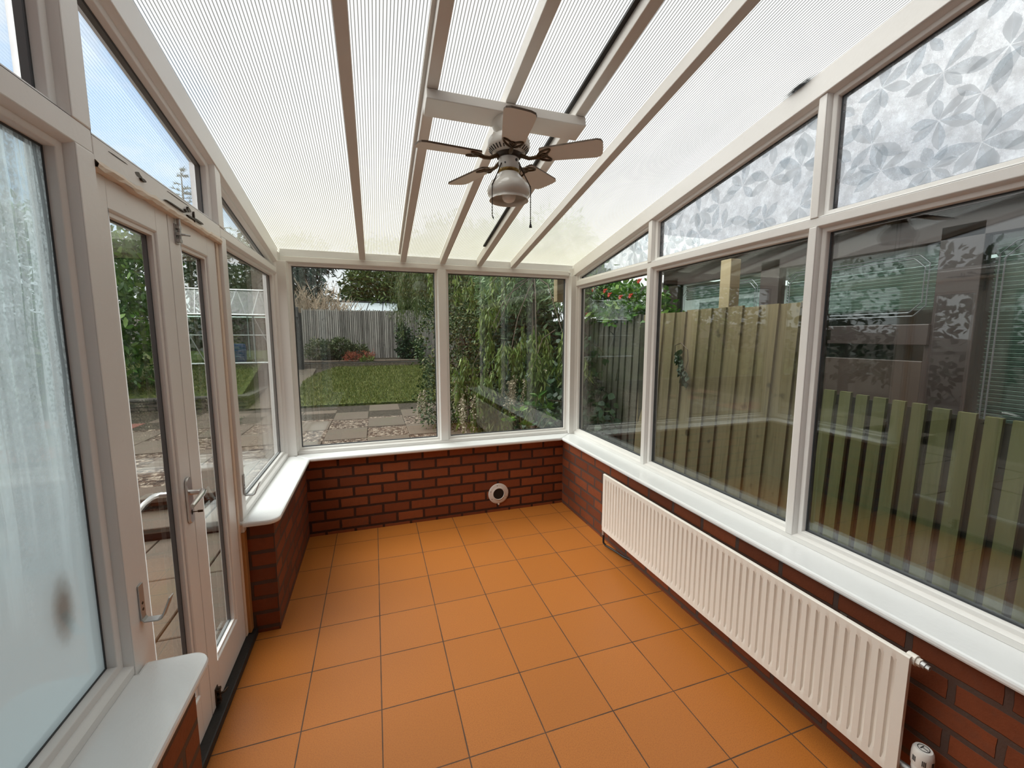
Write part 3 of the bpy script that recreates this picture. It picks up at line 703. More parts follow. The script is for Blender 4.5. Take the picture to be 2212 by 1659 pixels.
def fan():
    c = Vector((.880, -1.735, 0)); zc = 2.257
    t = thing('ceiling_fan', (c.x, c.y, 2.39), 'old five-bladed ceiling fan with opal light shade under the roof', 'ceiling fan')
    MB().lathe([(.0, 2.415), (.062, 2.415), (.068, 2.402), (.068, 2.378), (.062, 2.366), (.054, 2.356), (.052, 2.350), (.060, 2.342), (.080, 2.330), (.0865, 2.318), (.0872, 2.298), (.0845, 2.291), (.064, 2.274), (.056, 2.271), (.0, 2.271)], c, 48).build('motor_housing', M['fanwhite'], t, 0, True)
    mb = MB()
    for k in range(32):
        a = 2 * PI * k / 32; d = Vector((math.cos(a), math.sin(a), 0)); s = Vector((-d.y, d.x, 0))
        p0 = c + d * .0826 + Vector((0, 0, 2.2885)); p1 = c + d * .0675 + Vector((0, 0, 2.2764)); mid = (p0 + p1) / 2
        ax = (p1 - p0) / 2; nn = ax.cross(s).normalized()
        mb.obox(mid, ax, s * .0022, nn * .0012)
    mb.build('vent_slots', M['ink'], t)
    MB().lathe([(.0, 2.276), (.052, 2.276), (.054, 2.270), (.050, 2.258), (.043, 2.255), (.0, 2.255)], c, 32).build('blade_hub', M['darkmetal'], t, 0, True)
    sw = MB().lathe([(.0, 2.256), (.041, 2.256), (.0425, 2.250), (.0415, 2.214), (.040, 2.209), (.0, 2.209)], c, 32).build('switch_housing', M['fanwhite'], t, 0, True)
    mb = MB()
    for a in (-62, -128, 60, 170):
        d = Vector((math.cos(math.radians(a)), math.sin(math.radians(a)), 0)); p = c + d * .0405 + Vector((0, 0, 2.240 if a == -62 else 2.226))
        MB().tube([p, p + d * .004], .0055 if a == -62 else .003, 10).build('switch_knob', M['ink'], sw)
    ring = MB().lathe([(.036, 2.210), (.044, 2.208), (.0445, 2.198), (.042, 2.194), (.036, 2.194)], c, 32)
    for k in range(22):
        a = 2 * PI * k / 22; p = c + Vector((.0445 * math.cos(a), .0445 * math.sin(a), 2.202)); s = Vector((-math.sin(a), math.cos(a), .35)) * .005
        ring.tube([p - s, p + s], .0016, 6)
    ring.build('gallery_ring', M['brass'], t, 0, True)
    prof = [(.0, 2.198), (.042, 2.197), (.044, 2.190), (.056, 2.178), (.074, 2.160), (.087, 2.140), (.0905, 2.124), (.087, 2.111), (.079, 2.104), (.0775, 2.099), (.081, 2.092), (.0815, 2.088),
            (.079, 2.088), (.0765, 2.093), (.0745, 2.100), (.0765, 2.106), (.0845, 2.114), (.0875, 2.124), (.084, 2.139), (.071, 2.158), (.052, 2.175), (.0, 2.178)]
    MB().lathe(prof, c, 56).build('lamp_shade', M['opal'], t, 0, True)
    lamp = MB().lathe([(.0, 2.081), (.012, 2.0825), (.022, 2.088), (.028, 2.098), (.029, 2.108), (.026, 2.122), (.017, 2.138), (.013, 2.15), (.013, 2.17)], c, 28)
    lamp.build('light_bulb', M['bulb'], t, 0, True)
    for (dx, dy, zt, ze, bell) in ((.047, -.028, 2.236, 1.984, True), (-.052, -.026, 2.226, 1.992, False)):
        a = math.atan2(dy, dx); p0 = c + Vector((.0435 * math.cos(a), .0435 * math.sin(a), zt)); rad = .094
        pts = [p0, c + Vector((.060 * math.cos(a), .060 * math.sin(a), zt - .035)), c + Vector((rad * math.cos(a), rad * math.sin(a), 2.13)), c + Vector((rad * math.cos(a), rad * math.sin(a), ze + .02))] if not bell else \
              [p0, c + Vector((.055 * math.cos(a), .055 * math.sin(a), zt - .03)), c + Vector((rad * .98 * math.cos(a), rad * .98 * math.sin(a), 2.135)), c + Vector((rad * .98 * math.cos(a), rad * .98 * math.sin(a), ze + .02))]
        ch = MB().tube(pts, .0013, 6)
        n = 60; P2 = [Vector(p) for p in pts]; 
        for i in range(n):
            f = i / (n - 1) * (len(P2) - 1); j = min(int(f), len(P2) - 2); p = P2[j].lerp(P2[j + 1], f - j)
            ch.obox(p, (.0019, 0, 0), (0, .0019, 0), (0, 0, .0016))
        pc = ch.build('pull_chain', M['darkmetal'], t)
        e = P2[-1]
        if bell: MB().lathe([(.0, .002), (.002, .0), (.003, -.012), (.0065, -.026), (.006, -.028), (.0, -.028)], e, 14).build('chain_bell', M['ink'], pc, 0, True)
        else: MB().tube([e, e + Vector((.003, 0, -.006)), e + Vector((.006, .002, -.014))], [.0015, .003, .0012], 8).build('chain_end', M['ink'], pc)
    # five blades, each on its own pierced bracket
    ph = -1.7777
    bl = []
    for k in range(5):
        a = ph - k * 2 * PI / 5
        R = Matrix.Translation((c.x, c.y, zc)) @ Matrix.Rotation(-.03, 4, 'Y') @ Matrix.Rotation(a, 4, 'Z') @ Matrix.Rotation(math.radians(-11), 4, 'X')
        R0 = Matrix.Translation((c.x, c.y, zc)) @ Matrix.Rotation(-.03, 4, 'Y') @ Matrix.Rotation(a, 4, 'Z')
        # outline of the blade (r along +x)
        out = [(.128, -.030), (.133, -.040), (.15, -.043), (.30, -.053), (.355, -.0565), (.372, -.050), (.3795, -.033), (.381, 0), (.3795, .033), (.372, .050), (.355, .0565), (.30, .053), (.15, .043), (.133, .040), (.128, .030)]
        mb = MB(); n = len(out)
        zt_, zb = .004, -.003
        vs = [R @ Vector((x, y, zt_)) for x, y in out] + [R @ Vector((x, y, zb)) for x, y in out]
        mb.add(vs, [tuple(range(n)), tuple(range(2 * n - 1, n - 1, -1))], 0)
        mb.add(vs, [(i, (i + 1) % n, n + (i + 1) % n, n + i) for i in range(n)], 1)
        b = mb.build('fan_blade', [M['blade'], M['bladeedge']], t)
        br = MB(); zq = -.0055
        stem = [R0 @ Vector((.046, 0, .006)), R0 @ Vector((.062, 0, .000)), R0 @ Vector((.085, 0, -.010)), R @ Vector((.108, 0, -.010)), R @ Vector((.126, 0, zq))]
        br.tube(stem, [.009, .008, .0075, .008, .009], 8)
        for sg in (1, -1):      # two leaf-shaped loops
            lp = []
            for i in range(17):
                f = i / 16 * 2 * PI; u = .5 - .5 * math.cos(f); w = math.sin(f) * .30 * (1 - .35 * u)
                ang = sg * .62; L = .062
                lx, ly = u * L, w * L * .8
                lp.append(R @ Vector((.122 + lx * math.cos(ang) - ly * math.sin(ang), lx * math.sin(ang) + ly * math.cos(ang), zq)))
            br.tube(lp, .0042, 6, cap=False)
        br.tube([R @ Vector((.146 + .012 * math.cos(2 * PI * i / 14), .012 * math.sin(2 * PI * i / 14), zq)) for i in range(15)], .004, 6, cap=False)
        br.tube([R @ Vector((.120, 0, zq)), R @ Vector((.136, 0, zq))], .007, 8)
        br.build('blade_bracket', M['bronze'], b, 0, True)
fan()

#@@OUTSIDE@@
# ------------------------------------------------------------------ garden: ground
M['earth'] = m_ground('dark_soil', (.02, .016, .011), (.04, .032, .022), (.07, .055, .04), 40)
M['gravel'] = m_ground('brown_cream_gravel', (.022, .014, .010), (.075, .048, .034), (.28, .23, .18), 30)
M['slab'] = m_slab('weathered_paving', (.072, .053, .038), (.118, .090, .067))
M['slabred'] = m_slab('red_paving', (.16, .06, .045), (.20, .085, .065), amt=.1)
M['stone'] = m_brick('stacked_stone', 0, 0, 0, .30, .075, (.17, .145, .12), (.075, .062, .05), (.02, .017, .014))
M['coping'] = m_slab('mossy_coping', (.055, .05, .045), (.09, .082, .07), (.03, .04, .02), .6)
M['turf'] = m_ground('turf', (.020, .032, .006), (.050, .066, .012), (.10, .11, .03), 22)
M['blade_g'] = m_leaf('grass_blades', (.034, .052, .008), (.125, .145, .026), (.36, .34, .15), .25, .6, .2)
M['w_tall'] = m_wood('olive_brown_boards', (.150, .120, .062), (.265, .215, .118), 2, .8, (.045, .038, .022), .45, .8, .5)
M['w_low'] = m_wood('green_stained_boards', (.105, .112, .042), (.185, .180, .080), 2, .8, (.035, .042, .015), .35, .45, .3)
M['w_back'] = m_wood('backing_boards', (.022, .022, .012), (.045, .043, .025), 2, .85, (.02, .02, .01), .5, .3, .3)
M['w_old'] = m_wood('old_dark_boards', (.045, .045, .032), (.105, .098, .072), 2, .9, (.015, .016, .012), .7, .3, .6)
M['w_grey'] = m_wood('silvered_boards', (.32, .30, .27), (.56, .53, .49), 2, .9, (.035, .033, .032), .85, .6, .85)
M['w_pale'] = m_wood('pale_new_timber', (.24, .19, .105), (.32, .26, .155), 2, .75, (.16, .12, .06), .2, .3, .2)
M['w_black'] = simple('black_stained_timber', (.018, .017, .016), .7, var=.5, scale=9)
M['brown'] = simple('dark_brown_frame', (.022, .014, .012), .4, var=.2)
M['panelbrown'] = simple('brown_panel', (.030, .019, .013), .45, var=.25)
M['blind'] = simple('pale_green_blind', (.46, .52, .47), .5, var=.06)
M['lead'] = simple('leaded_strip', (.22, .24, .25), .4, .6)
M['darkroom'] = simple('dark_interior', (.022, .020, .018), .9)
M['alu'] = simple('weathered_aluminium', (.45, .47, .47), .5, .6, var=.2)
M['bluep'] = simple('blue_plastic', (.012, .11, .36), .4)
M['render'] = simple('white_render', (.70, .72, .70), .8)
M['rooft'] = simple('dark_roof_tile', (.06, .05, .047), .8, var=.3, scale=20)
M['trunk'] = m_wood('bark', (.06, .045, .032), (.12, .095, .07), 2, .9)
M['twig'] = simple('pale_bare_twig', (.46, .37, .27), .8, var=.35, scale=3)
M['strand'] = simple('pale_green_stem', (.16, .15, .075), .7, var=.3)
M['puff'] = m_leaf('faded_cream_flower', (.22, .18, .12), (.45, .39, .29), (.62, .57, .45), .3, .8, .1)
M['redfl'] = m_leaf('red_petals', (.42, .03, .012), (.60, .07, .025), (.75, .16, .07), .3, .5)
M['l_laurel'] = m_leaf('laurel_leaves', (.020, .070, .008), (.075, .18, .020), (.19, .31, .06), .30, .38, .3)
M['l_dark'] = m_leaf('dark_evergreen_leaves', (.010, .028, .014), (.030, .060, .028), (.075, .11, .05), .2, .5, .3)
M['l_blue'] = m_leaf('blue_green_needles', (.018, .045, .034), (.050, .090, .062), (.10, .15, .10), .2, .55, .3)
M['l_mid'] = m_leaf('mid_green_needles', (.030, .060, .012), (.085, .13, .032), (.16, .21, .07), .25, .5, .3)
M['l_weep'] = m_leaf('weeping_foliage', (.030, .050, .014), (.075, .11, .032), (.16, .20, .07), .35, .5, .3)
M['l_bright'] = m_leaf('yellow_green_leaves', (.050, .085, .016), (.125, .185, .040), (.27, .33, .11), .35, .45, .3)
M['l_cot'] = m_leaf('small_dark_leaves', (.012, .032, .008), (.040, .070, .018), (.19, .19, .08), .2, .5, .2)
M['l_ivy'] = m_leaf('ivy_leaves', (.010, .034, .014), (.030, .062, .026), (.065, .105, .048), .2, .42, .3)
M['l_pale'] = m_leaf('pale_green_slim_leaves', (.07, .13, .050), (.15, .24, .10), (.27, .36, .19), .35, .45, .4)
M['l_low'] = m_leaf('dusty_green_leaves', (.035, .055, .022), (.085, .11, .045), (.15, .16, .08), .25, .6, .2)
M['l_red'] = m_leaf('rusty_red_leaves', (.16, .035, .02), (.32, .085, .05), (.36, .14, .08), .3, .6, .2)

def gz(x, y):
    if y < 7.05: return -.14
    if y < 11.2: return -.12 + (y - 7.05) * .150
    return .655 + max(0, (y - 11.35)) * .085
mb = MB()
ys_ = [1.62, 4, 7.05] + [7.05 + .4 * i for i in range(1, 11)] + [11.2, 11.36, 12.5, 14, 17, 22, 40]
xs_ = [-45, -8, -2.7, -1.0, 2.9, 12, 45]
mb.add([(x, y, gz(x, y) - .015) for y in ys_ for x in xs_], [(a * 7 + b, a * 7 + b + 1, (a + 1) * 7 + b + 1, (a + 1) * 7 + b) for a in range(len(ys_) - 1) for b in range(6)])
mb.add([(-45, -30, -.42), (45, -30, -.42), (45, 1.62, -.42), (-45, 1.62, -.42)], [(0, 1, 2, 3)])
mb.add([(-45, 1.62, -.42), (45, 1.62, -.42), (45, 1.62, -.155), (-45, 1.62, -.155)], [(0, 1, 2, 3)])
mb.box(-.43, 6, .12, 1.7, -.42, -.16)
struct(mb.build('ground', M['earth'], fix=False), 'soil of the garden under paving and lawn', 'ground')

def slabs(mb, x0, x1, y0, y1, z, skip=None, th=.04, gap=.006):
    mb.box(x0 + gap, x1 - gap, y0 + gap, y1 - gap, z - th, z + random.uniform(-.004, .004))
sl, gr, rd = MB(), MB(), MB()
xk = lambda i: .165 + .675 * i
yk = lambda j: 7.04 - .85 * j
for i in range(-9, 5):
    for j in range(0, 8):
        x0, x1, y1, y0 = xk(i), xk(i + 1), yk(j), yk(j + 1)
        if y0 < .13 and x1 > -.43: y0 = .13
        if y1 <= y0 + .05 or y0 < 1.6 and x0 < -.45 and y1 < 1.7: continue
        y0 = max(y0, 1.64) if x0 < -.45 else y0
        x1 = min(x1, 2.86)
        odd = (i + j) % 2
        r = random.random()
        if i <= -3:
            if odd and r < .35: gr.box(x0, x1, y0, y1, -.17, -.145)
            elif odd and r < .5 or (i in (-7, -8) and j in (1, 3)): slabs(rd, x0, x1, y0, y1, -.135)
            else: slabs(sl, x0, x1, y0, y1, -.135)
        elif odd: gr.box(x0, x1, y0, y1, -.17, -.145)
        else: slabs(sl, x0, x1, y0, y1, -.135)
# sunken area by the doors with two steps
for i in range(8):
    for j in range(6):
        x1 = -.44 - .62 * i; y1 = 1.16 - .80 * j
        slabs(sl, x1 - .62, x1, y1 - .80, y1, -.40)
for i in range(6):
    x1 = -.44 - .9 * i
    slabs(sl, x1 - .9, x1, 1.14, 1.64, -.276, th=.055); slabs(sl, x1 - .9, x1, 1.58, 2.0, -.130, th=.05)
# path between the lawns
for j in range(9):
    y0 = 7.1 + .45 * j
    for (a, b) in ((-2.40, -1.95), (-1.95, -1.45)):
        z0, z1 = gz(0, y0) + .012, gz(0, y0 + .45) + .012
        sl.add([(a + .006, y0 + .006, z0), (b - .006, y0 + .006, z0), (b - .006, y0 + .444, z1), (a + .006, y0 + .444, z1)], [(0, 1, 2, 3)])
for i in range(9):
    slabs(sl, -2.3 + .5 * i, -1.8 + .5 * i, 11.45, 12.0, .70)
struct(sl.build('patio_paving', M['slab'], None, .006, seg=1), 'weathered grey-brown paving slabs outside the windows', 'paving')
struct(rd.build('red_paving', M['slabred'], None, .006, seg=1), 'faded red paving slabs out past the door glass', 'paving')
tag(gr.build('gravel', M['gravel']), 'brown and cream gravel squares between the paving slabs', 'gravel', None, 'stuff')
mb = MB().box(-6, -.44, 1.20, 1.60, -.40, -.335).box(-6, -.44, 1.64, 1.98, -.30, -.185)
struct(mb.build('garden_steps', M['w_black']), 'dark risers of the two steps outside the doors', 'steps')

# lawns
def blades(poly_fn, n, zf, h=(.03, .06)):
    V = []; F = []
    while len(F) < n:
        x, y = poly_fn()
        z = zf(x, y); a = random.uniform(0, 2 * PI); hh = random.uniform(*h); w = random.uniform(.006, .011)
        b = len(V); dx, dy = math.cos(a) * w, math.sin(a) * w
        V += [(x - dx, y - dy, z), (x + dx, y + dy, z), (x + random.uniform(-.03, .03), y + random.uniform(-.03, .03), z + hh)]
        F.append((b, b + 1, b + 2))
    return V, F
lawn = [(-1.42, 7.06), (2.9, 7.06), (2.9, 11.18), (-.85, 11.15), (-1.35, 10.3), (-1.60, 9.4), (-1.58, 8.2)]
def inside(poly, x, y):
    c = False; n = len(poly)
    for i in range(n):
        (x0, y0), (x1, y1) = poly[i], poly[(i + 1) % n]
        if (y0 > y) != (y1 > y) and x < (x1 - x0) * (y - y0) / (y1 - y0) + x0: c = not c
    return c
mb = MB().add([(x, y, gz(x, y) + .035) for x, y in lawn], [tuple(range(len(lawn)))])
mb.loops([[(x, y, gz(x, y) - .03) for x, y in lawn], [(x, y, gz(x, y) + .035) for x, y in lawn]])
lw = struct(mb.build('lawn', M['turf']), 'sloping lawn beyond the gravel squares', 'lawn')
def pick():
    while True:
        x, y = random.uniform(-1.6, 2.9), random.uniform(7.0, 11.2)
        if inside(lawn, x, y): return x, y
V, F = blades(pick, 26000, lambda x, y: gz(x, y) + .03, (.03, .085))
tag(MB().add(V, F).build('grass', M['blade_g'], fix=False), 'short rough grass on the sloping middle lawn', 'grass', None, 'stuff')
l2 = lambda x, y: .17 + max(0, y - 7.6) * .32 if y < 9.4 else .746 + (y - 9.4) * .08
mb = MB()
yy_ = [7.52, 8, 8.6, 9.4, 11, 13]
mb.add([(x, y, l2(x, y)) for y in yy_ for x in (-12, -2.62)], [(2 * a, 2 * a + 1, 2 * a + 3, 2 * a + 2) for a in range(5)])
struct(mb.build('lawn', M['turf'], fix=False), 'raised lawn behind the low stone wall', 'lawn')
V, F = blades(lambda: (random.uniform(-7.0, -2.72), random.uniform(7.66, 10.5)), 13000, lambda x, y: l2(x, y) - .005)
tag(MB().add(V, F).build('grass', M['blade_g'], fix=False), 'grass growing on the raised lawn behind the stone wall', 'grass', None, 'stuff')
w1 = MB().box(-12, -2.46, 7.36, 7.56, -.16, .13).box(-2.62, -2.46, 7.56, 11.8, -.16, .13)
w1 = struct(w1.build('garden_wall', M['stone']), 'low stacked stone wall holding up the side lawn', 'wall')
w2 = MB()
for i in range(16): w2.box(-12 + .6 * i + .006, -11.4 + .6 * i - .006, 7.31, 7.60, .13, .18)
for i in range(7): w2.box(-2.66, -2.40, 7.60 + .6 * i, 8.19 + .6 * i, .13, .18)
w2.build('coping', M['coping'], w1, .008, seg=1)
kb = MB().box(-2.4, 2.0, 11.20, 11.34, .44, .66)
struct(kb.build('garden_kerb', M['coping']), 'dark kerb between the lawn and the back bed', 'kerb')

# ------------------------------------------------------------------ fences
def fence(name, label, x, y0, y1, z0, z1, bw, lap, mat, tilt, kind, ztop2=None):
    """runs along y, facing the windows (-x), leaning outwards"""
    t = thing(name, (x, (y0 + y1) / 2, z0), label, 'fence')
    fx = lambda z: x + (z - z1) * tilt
    mb = MB(); y = y1; i = 0
    zt = lambda yy: z1 + ((ztop2 - z1) * (y1 - yy) / (y1 - y0) if ztop2 else 0) + random.uniform(-.008, .006)
    while y > y0 + .01:
        w = min(bw * random.uniform(.94, 1.06), y - y0); ya = y - w
        za = zt(y)
        if kind == 'feather':     # thick edge stands proud of its neighbour
            a = [(y + lap, .004), (y + lap, .012), (ya, .020), (ya, .0)]
            pr = [(y + lap * .6, .012), (ya, -.008), (ya, .012), (y + lap * .6, .017)]
            mb.prism(pr, lambda p: (fx(z0) + p[1], p[0], z0), lambda p: (fx(za) + p[1], p[0], za))
        else:
            pr = [(y - lap, -.022), (ya, -.022), (ya, -.003), (y - lap, -.003)]
            mb.prism(pr, lambda p: (fx(z0) + p[1], p[0], z0), lambda p: (fx(za) + p[1], p[0], za))
        y = ya; i += 1
    mb.build('board_panel', mat, t)
    if kind != 'feather':
        bk = MB(); y = y1
        while y > y0 + .01:
            w = min(.1, y - y0)
            bk.prism([(y, .012), (y - w + .003, .012), (y - w + .003, .024), (y, .024)], lambda p: (fx(z0) + p[1], p[0], z0), lambda p: (fx(z1 - .02) + p[1], p[0], z1 - .02 + ((ztop2 - z1) * (y1 - p[0]) / (y1 - y0) if ztop2 else 0)))
            y -= w
        bk.build('backing_boards', M['w_back'], t)
    rl_ = MB()
    for zz in (z0 + .2, (z0 + z1) / 2, z1 - .2): rl_.box(fx(zz) + .026, fx(zz) + .06, y0, y1, zz - .03, zz + .03)
    for zz, nm in ((z0 + .2, 0), ((z0 + z1) / 2, 0), (z1 - .2, 0)):
        MB().box(fx(zz) + .026, fx(zz) + .06, y0, y1, zz - .03, zz + .03).build('rail', M['w_back'], t)
    for yy in (y0 + .06, y1 - .06):
        MB().box(fx(z0) + .062, fx(z0) + .155, yy - .045, yy + .045, z0 - .2, z1 - .08).build('post', M['w_back'], t)
    return t
fence('fence', 'tall olive-brown boarded fence right outside the middle window', 2.80, -1.735, -.03, -.40, 1.735, .139, .02, M['w_tall'], .05, 'feather')
fence('fence', 'low green-stained slatted fence outside the nearest right window', 2.80, -4.3, -1.745, -.40, 1.222, .0830, .0275, M['w_low'], .045, 'hit', 1.10)
fence('fence', 'dark weathered old fence outside the far corner window', 2.82, -.02, 5.2, -.40, 1.735, .115, .02, M['w_old'], .03, 'feather')
t = thing('fence', (.1, 12.5, .75), 'silvery grey close-boarded fence across the end of the garden', 'fence')
mb = MB(); x = -2.0; rr = random.Random(8)
while x < 3.4:
    wd = .062 * rr.uniform(.8, 1.25); dz = rr.uniform(-.03, .02); dy = rr.uniform(-.012, .012)
    mb.box(x, x + wd - .017, 12.5 + dy, 12.518 + dy, .72, 2.46 + dz); x += wd
mb.build('board_panel', M['w_grey'], t)
MB().box(-2.0, 3.4, 12.53, 12.55, .72, 2.40).build('backing_boards', M['w_black'], t)
for zz in (1.0, 2.1): MB().box(-2.0, 3.4, 12.55, 12.60, zz, zz + .08).build('rail', M['w_black'], t)
mb = MB().box(-2.10, -1.80, 10.95, 11.15, .45, 2.25).box(-2.14, -1.86, 10.9, 11.0, 2.1, 2.42)
tag(mb.build('gate_post', M['w_black'], None, .02), 'thick black post at the left end of the back fence', 'post')
mb = MB().box(2.95, 3.05, -.885, -.785, -.40, 2.12)
tag(mb.build('timber_post', M['w_pale'], None, .004), 'pale square timber post rising behind the tall brown fence', 'post')
mb = MB().box(1.945, 2.01, .105, .185, 1.845, 2.15).box(2.01, 2.035, .105, .185, 1.845, 2.15)
tag(mb.build('timber_block', M['w_pale'], None, .003), 'short pale timber end hanging outside the garden window top corner', 'timber')

# ------------------------------------------------------------------ plants
def leaf_mesh(name, P, D, L, W, mat, parent=None, curl=.15):
    """P positions, D directions (n,3); one six-cornered leaf each"""
    n = len(P); D = D / np.linalg.norm(D, axis=1)[:, None]
    r = RNG.normal(size=(n, 3)); Sv = np.cross(D, r); Sv /= np.linalg.norm(Sv, axis=1)[:, None] + 1e-9
    Nv = np.cross(D, Sv); L = np.asarray(L).reshape(-1, 1) * np.ones((n, 1)); W = np.asarray(W).reshape(-1, 1) * np.ones((n, 1))
    a = P; b1 = P + D * L * .32 + Sv * W * .5; b2 = P + D * L * .32 - Sv * W * .5
    c1 = P + D * L * .70 + Sv * W * .36 - Nv * L * curl * .5; c2 = P + D * L * .70 - Sv * W * .36 - Nv * L * curl * .5
    e = P + D * L - Nv * L * curl
    V = np.stack([a, b1, b2, c1, c2, e], 1).reshape(-1, 3)
    me = bpy.data.meshes.new(name); me.vertices.add(6 * n); me.vertices.foreach_set('co', V.astype(np.float32).ravel())
    base = (np.arange(n) * 6)[:, None]
    idx = np.concatenate([base + np.array([[0, 1, 2]]), base + np.array([[1, 3, 4, 2]]), base + np.array([[3, 5, 4]])], 1).ravel()
    me.loops.add(len(idx)); me.loops.foreach_set('vertex_index', idx.astype(np.int32))
    st = np.tile(np.array([0, 3, 7]), n) + np.repeat(np.arange(n) * 10, 3)
    me.polygons.add(3 * n); me.polygons.foreach_set('loop_start', st.astype(np.int32))
    try: me.polygons.foreach_set('loop_total', np.tile(np.array([3, 4, 3]), n).astype(np.int32))
    except Exception: pass
    me.update(calc_edges=True); me.validate(); me.materials.append(mat)
    o = bpy.data.objects.new(name, me); COL.objects.link(o)
    if parent is not None:
        o.parent = parent; o.matrix_parent_inverse = Matrix.Translation(parent.location).inverted()
    return o
def blob_pts(blobs, n, shell=.55):
    """points in ellipsoids (cx,cy,cz,rx,ry,rz), clustered in twig-like clumps, denser near the surface"""
    B = np.array(blobs, float); vol = (B[:, 3] * B[:, 4] * B[:, 5]) ** .75; k = RNG.choice(len(B), n, p=vol / vol.sum())
    d = RNG.normal(size=(n, 3)); d /= np.linalg.norm(d, axis=1)[:, None]
    r = shell + (1 - shell) * RNG.random(n) ** .6
    return B[k, :3] + d * r[:, None] * B[k, 3:], d
def clumps(blobs, nc, per, spread, shell=.6):
    c, d = blob_pts(blobs, nc, shell); P = np.repeat(c, per, 0) + RNG.normal(size=(nc * per, 3)) * spread
    return P, np.repeat(d, per, 0)
def plant(name, label, cat, loc, group=None): return thing(name, loc, label, cat, group)
def trunk(parent, base, top, r, n=3, name='trunk', mat=None, spread=.6):
    b, tp = Vector(base), Vector(top); mb = MB()
    mid = (b + tp) / 2 + Vector((random.uniform(-.1, .1), random.uniform(-.1, .1), 0)) * (tp - b).length * .3
    mb.tube([b, mid, tp], [r, r * .75, r * .35], 8)
    for i in range(n):
        f = random.uniform(.35, .9); p = b.lerp(mid, f * 2) if f < .5 else mid.lerp(tp, f * 2 - 1)
        e = p + Vector((random.uniform(-1, 1), random.uniform(-1, 1), random.uniform(.2, .9))) * spread * (tp - b).length * .4
        mb.tube([p, p.lerp(e, .5) + Vector((0, 0, .05)), e], [r * .5, r * .35, r * .12], 6)
    return mb.build(name, mat or M['trunk'], parent, 0, True)
def bush(name, label, cat, blobs, n, L, W, mat, base=None, droop=0., up=0., per=6, spread=.1, shell=.6, tr=.05, group=None, height=.8):
    B = np.array(blobs); bx, by = (base or (float(B[:, 0].mean()), float(B[:, 1].mean())))
    gzz = gz(bx, by) if by > 1.6 else -.40
    if bx < -2.6 and by > 7.5: gzz = l2(bx, by)
    t = plant(name, label, cat, (bx, by, gzz), group)
    P, D = clumps(blobs, n // per, per, spread, shell)
    D = D + RNG.normal(size=D.shape) * .7 + np.array([0, 0, up - droop])
    Ls = L * RNG.uniform(.6, 1.25, len(P))
    leaf_mesh('foliage', P, D, Ls, Ls * (W / L), mat, t)
    top = float((B[:, 2]).max())
    trunk(t, (bx, by, gzz - .05), (float(B[:, 0].mean()), float(B[:, 1].mean()), gzz + (top - gzz) * height), tr, 7)
    return t

# left side, seen through the doors and the far left window
bush('laurel_bush', 'glossy bright green laurel bush filling the left door glass', 'bush',
     [(-4.95, 8.2, 1.0, .62, .55, .7), (-4.85, 8.15, 1.9, .68, .6, .75), (-4.75, 8.2, 2.9, .70, .6, .8), (-4.8, 8.25, 3.9, .75, .6, .7), (-5.7, 8.3, 1.6, .7, .6, 1.2), (-5.8, 8.3, 3.2, .8, .6, 1.1), (-6.8, 8.2, 2.3, .9, .7, 1.9)],
     5200, .21, .078, M['l_laurel'], droop=.25, per=7, spread=.10, shell=.75)
bush('evergreen_tree', 'dark tree standing behind the glasshouse frame', 'tree',
     [(-6.0, 14.5, 3.4, 1.6, 1.3, 2.2), (-4.6, 14.8, 3.9, 1.4, 1.3, 1.5), (-4.2, 14.6, 2.2, 1.3, 1.0, 1.3), (-7.4, 14.2, 2.6, 1.4, 1.2, 2.0)], 6500, .22, .10, M['l_dark'], per=8, spread=.16, droop=.4, shell=.6, tr=.14, group='evergreen trees around the garden')
bush('evergreen_tree', 'blue-green tree above the left end of the back fence', 'tree',
     [(-3.3, 16.6, 3.9, 1.25, 1.1, 1.5), (-2.5, 17.2, 4.9, 1.2, 1.0, .85), (-3.6, 16.4, 2.3, 1.1, 1.0, 1.0), (-2.3, 16.8, 3.2, .8, .7, 1.0)], 9500, .24, .055, M['l_blue'], per=9, spread=.15, droop=.5, shell=.5, tr=.13, group='evergreen trees around the garden')
bush('evergreen_tree', 'tall dark tree in the side hedge, furthest left', 'tree',
     [(-9.5, 10.5, 2.5, 1.7, 1.6, 2.2), (-9.2, 7.2, 2.2, 1.4, 2.0, 2.0), (-9.6, 3.4, 1.8, 1.4, 2.2, 1.9), (-9.6, -.5, 1.6, 1.3, 2.2, 1.7)], 5200, .24, .11, M['l_dark'], per=8, spread=.18, shell=.7, tr=.14, group='evergreen trees around the garden')
def spire(label, x, y, h, zb, mat, n, L, sparse=1.):
    t = plant('conifer_tree', label, 'tree', (x, y, gz(x, y)))
    P = []; D = []
    mb = MB().tube([(x, y, gz(x, y)), (x, y, zb + (h - zb) * .5), (x, y, h)], [.12, .06, .012], 8)
    k = 0
    while len(P) < n:
        f = random.random() ** 1.2; z = zb + (h - zb) * f; rmax = (1 - f) * 1.25 * sparse + .08; a = k * 2.4; k += 1
        e = Vector((x + math.cos(a) * rmax, y + math.sin(a) * rmax, z + rmax * .12)); s = Vector((x, y, z))
        mb.tube([s, s.lerp(e, .5) + Vector((0, 0, -.04)), e], [.014, .009, .003], 5)
        for j in range(int(16 * sparse + 8)):
            g = random.uniform(.15, 1); P.append(s.lerp(e, g)); D.append(Vector((math.cos(a) + random.uniform(-.9, .9), math.sin(a) + random.uniform(-.9, .9), random.uniform(-.5, .6))))
    leaf_mesh('foliage', np.array(P), np.array(D), L * RNG.uniform(.6, 1.2, len(P)), L * .16, mat, t)
    mb.build('trunk', M['trunk'], t, 0, True)
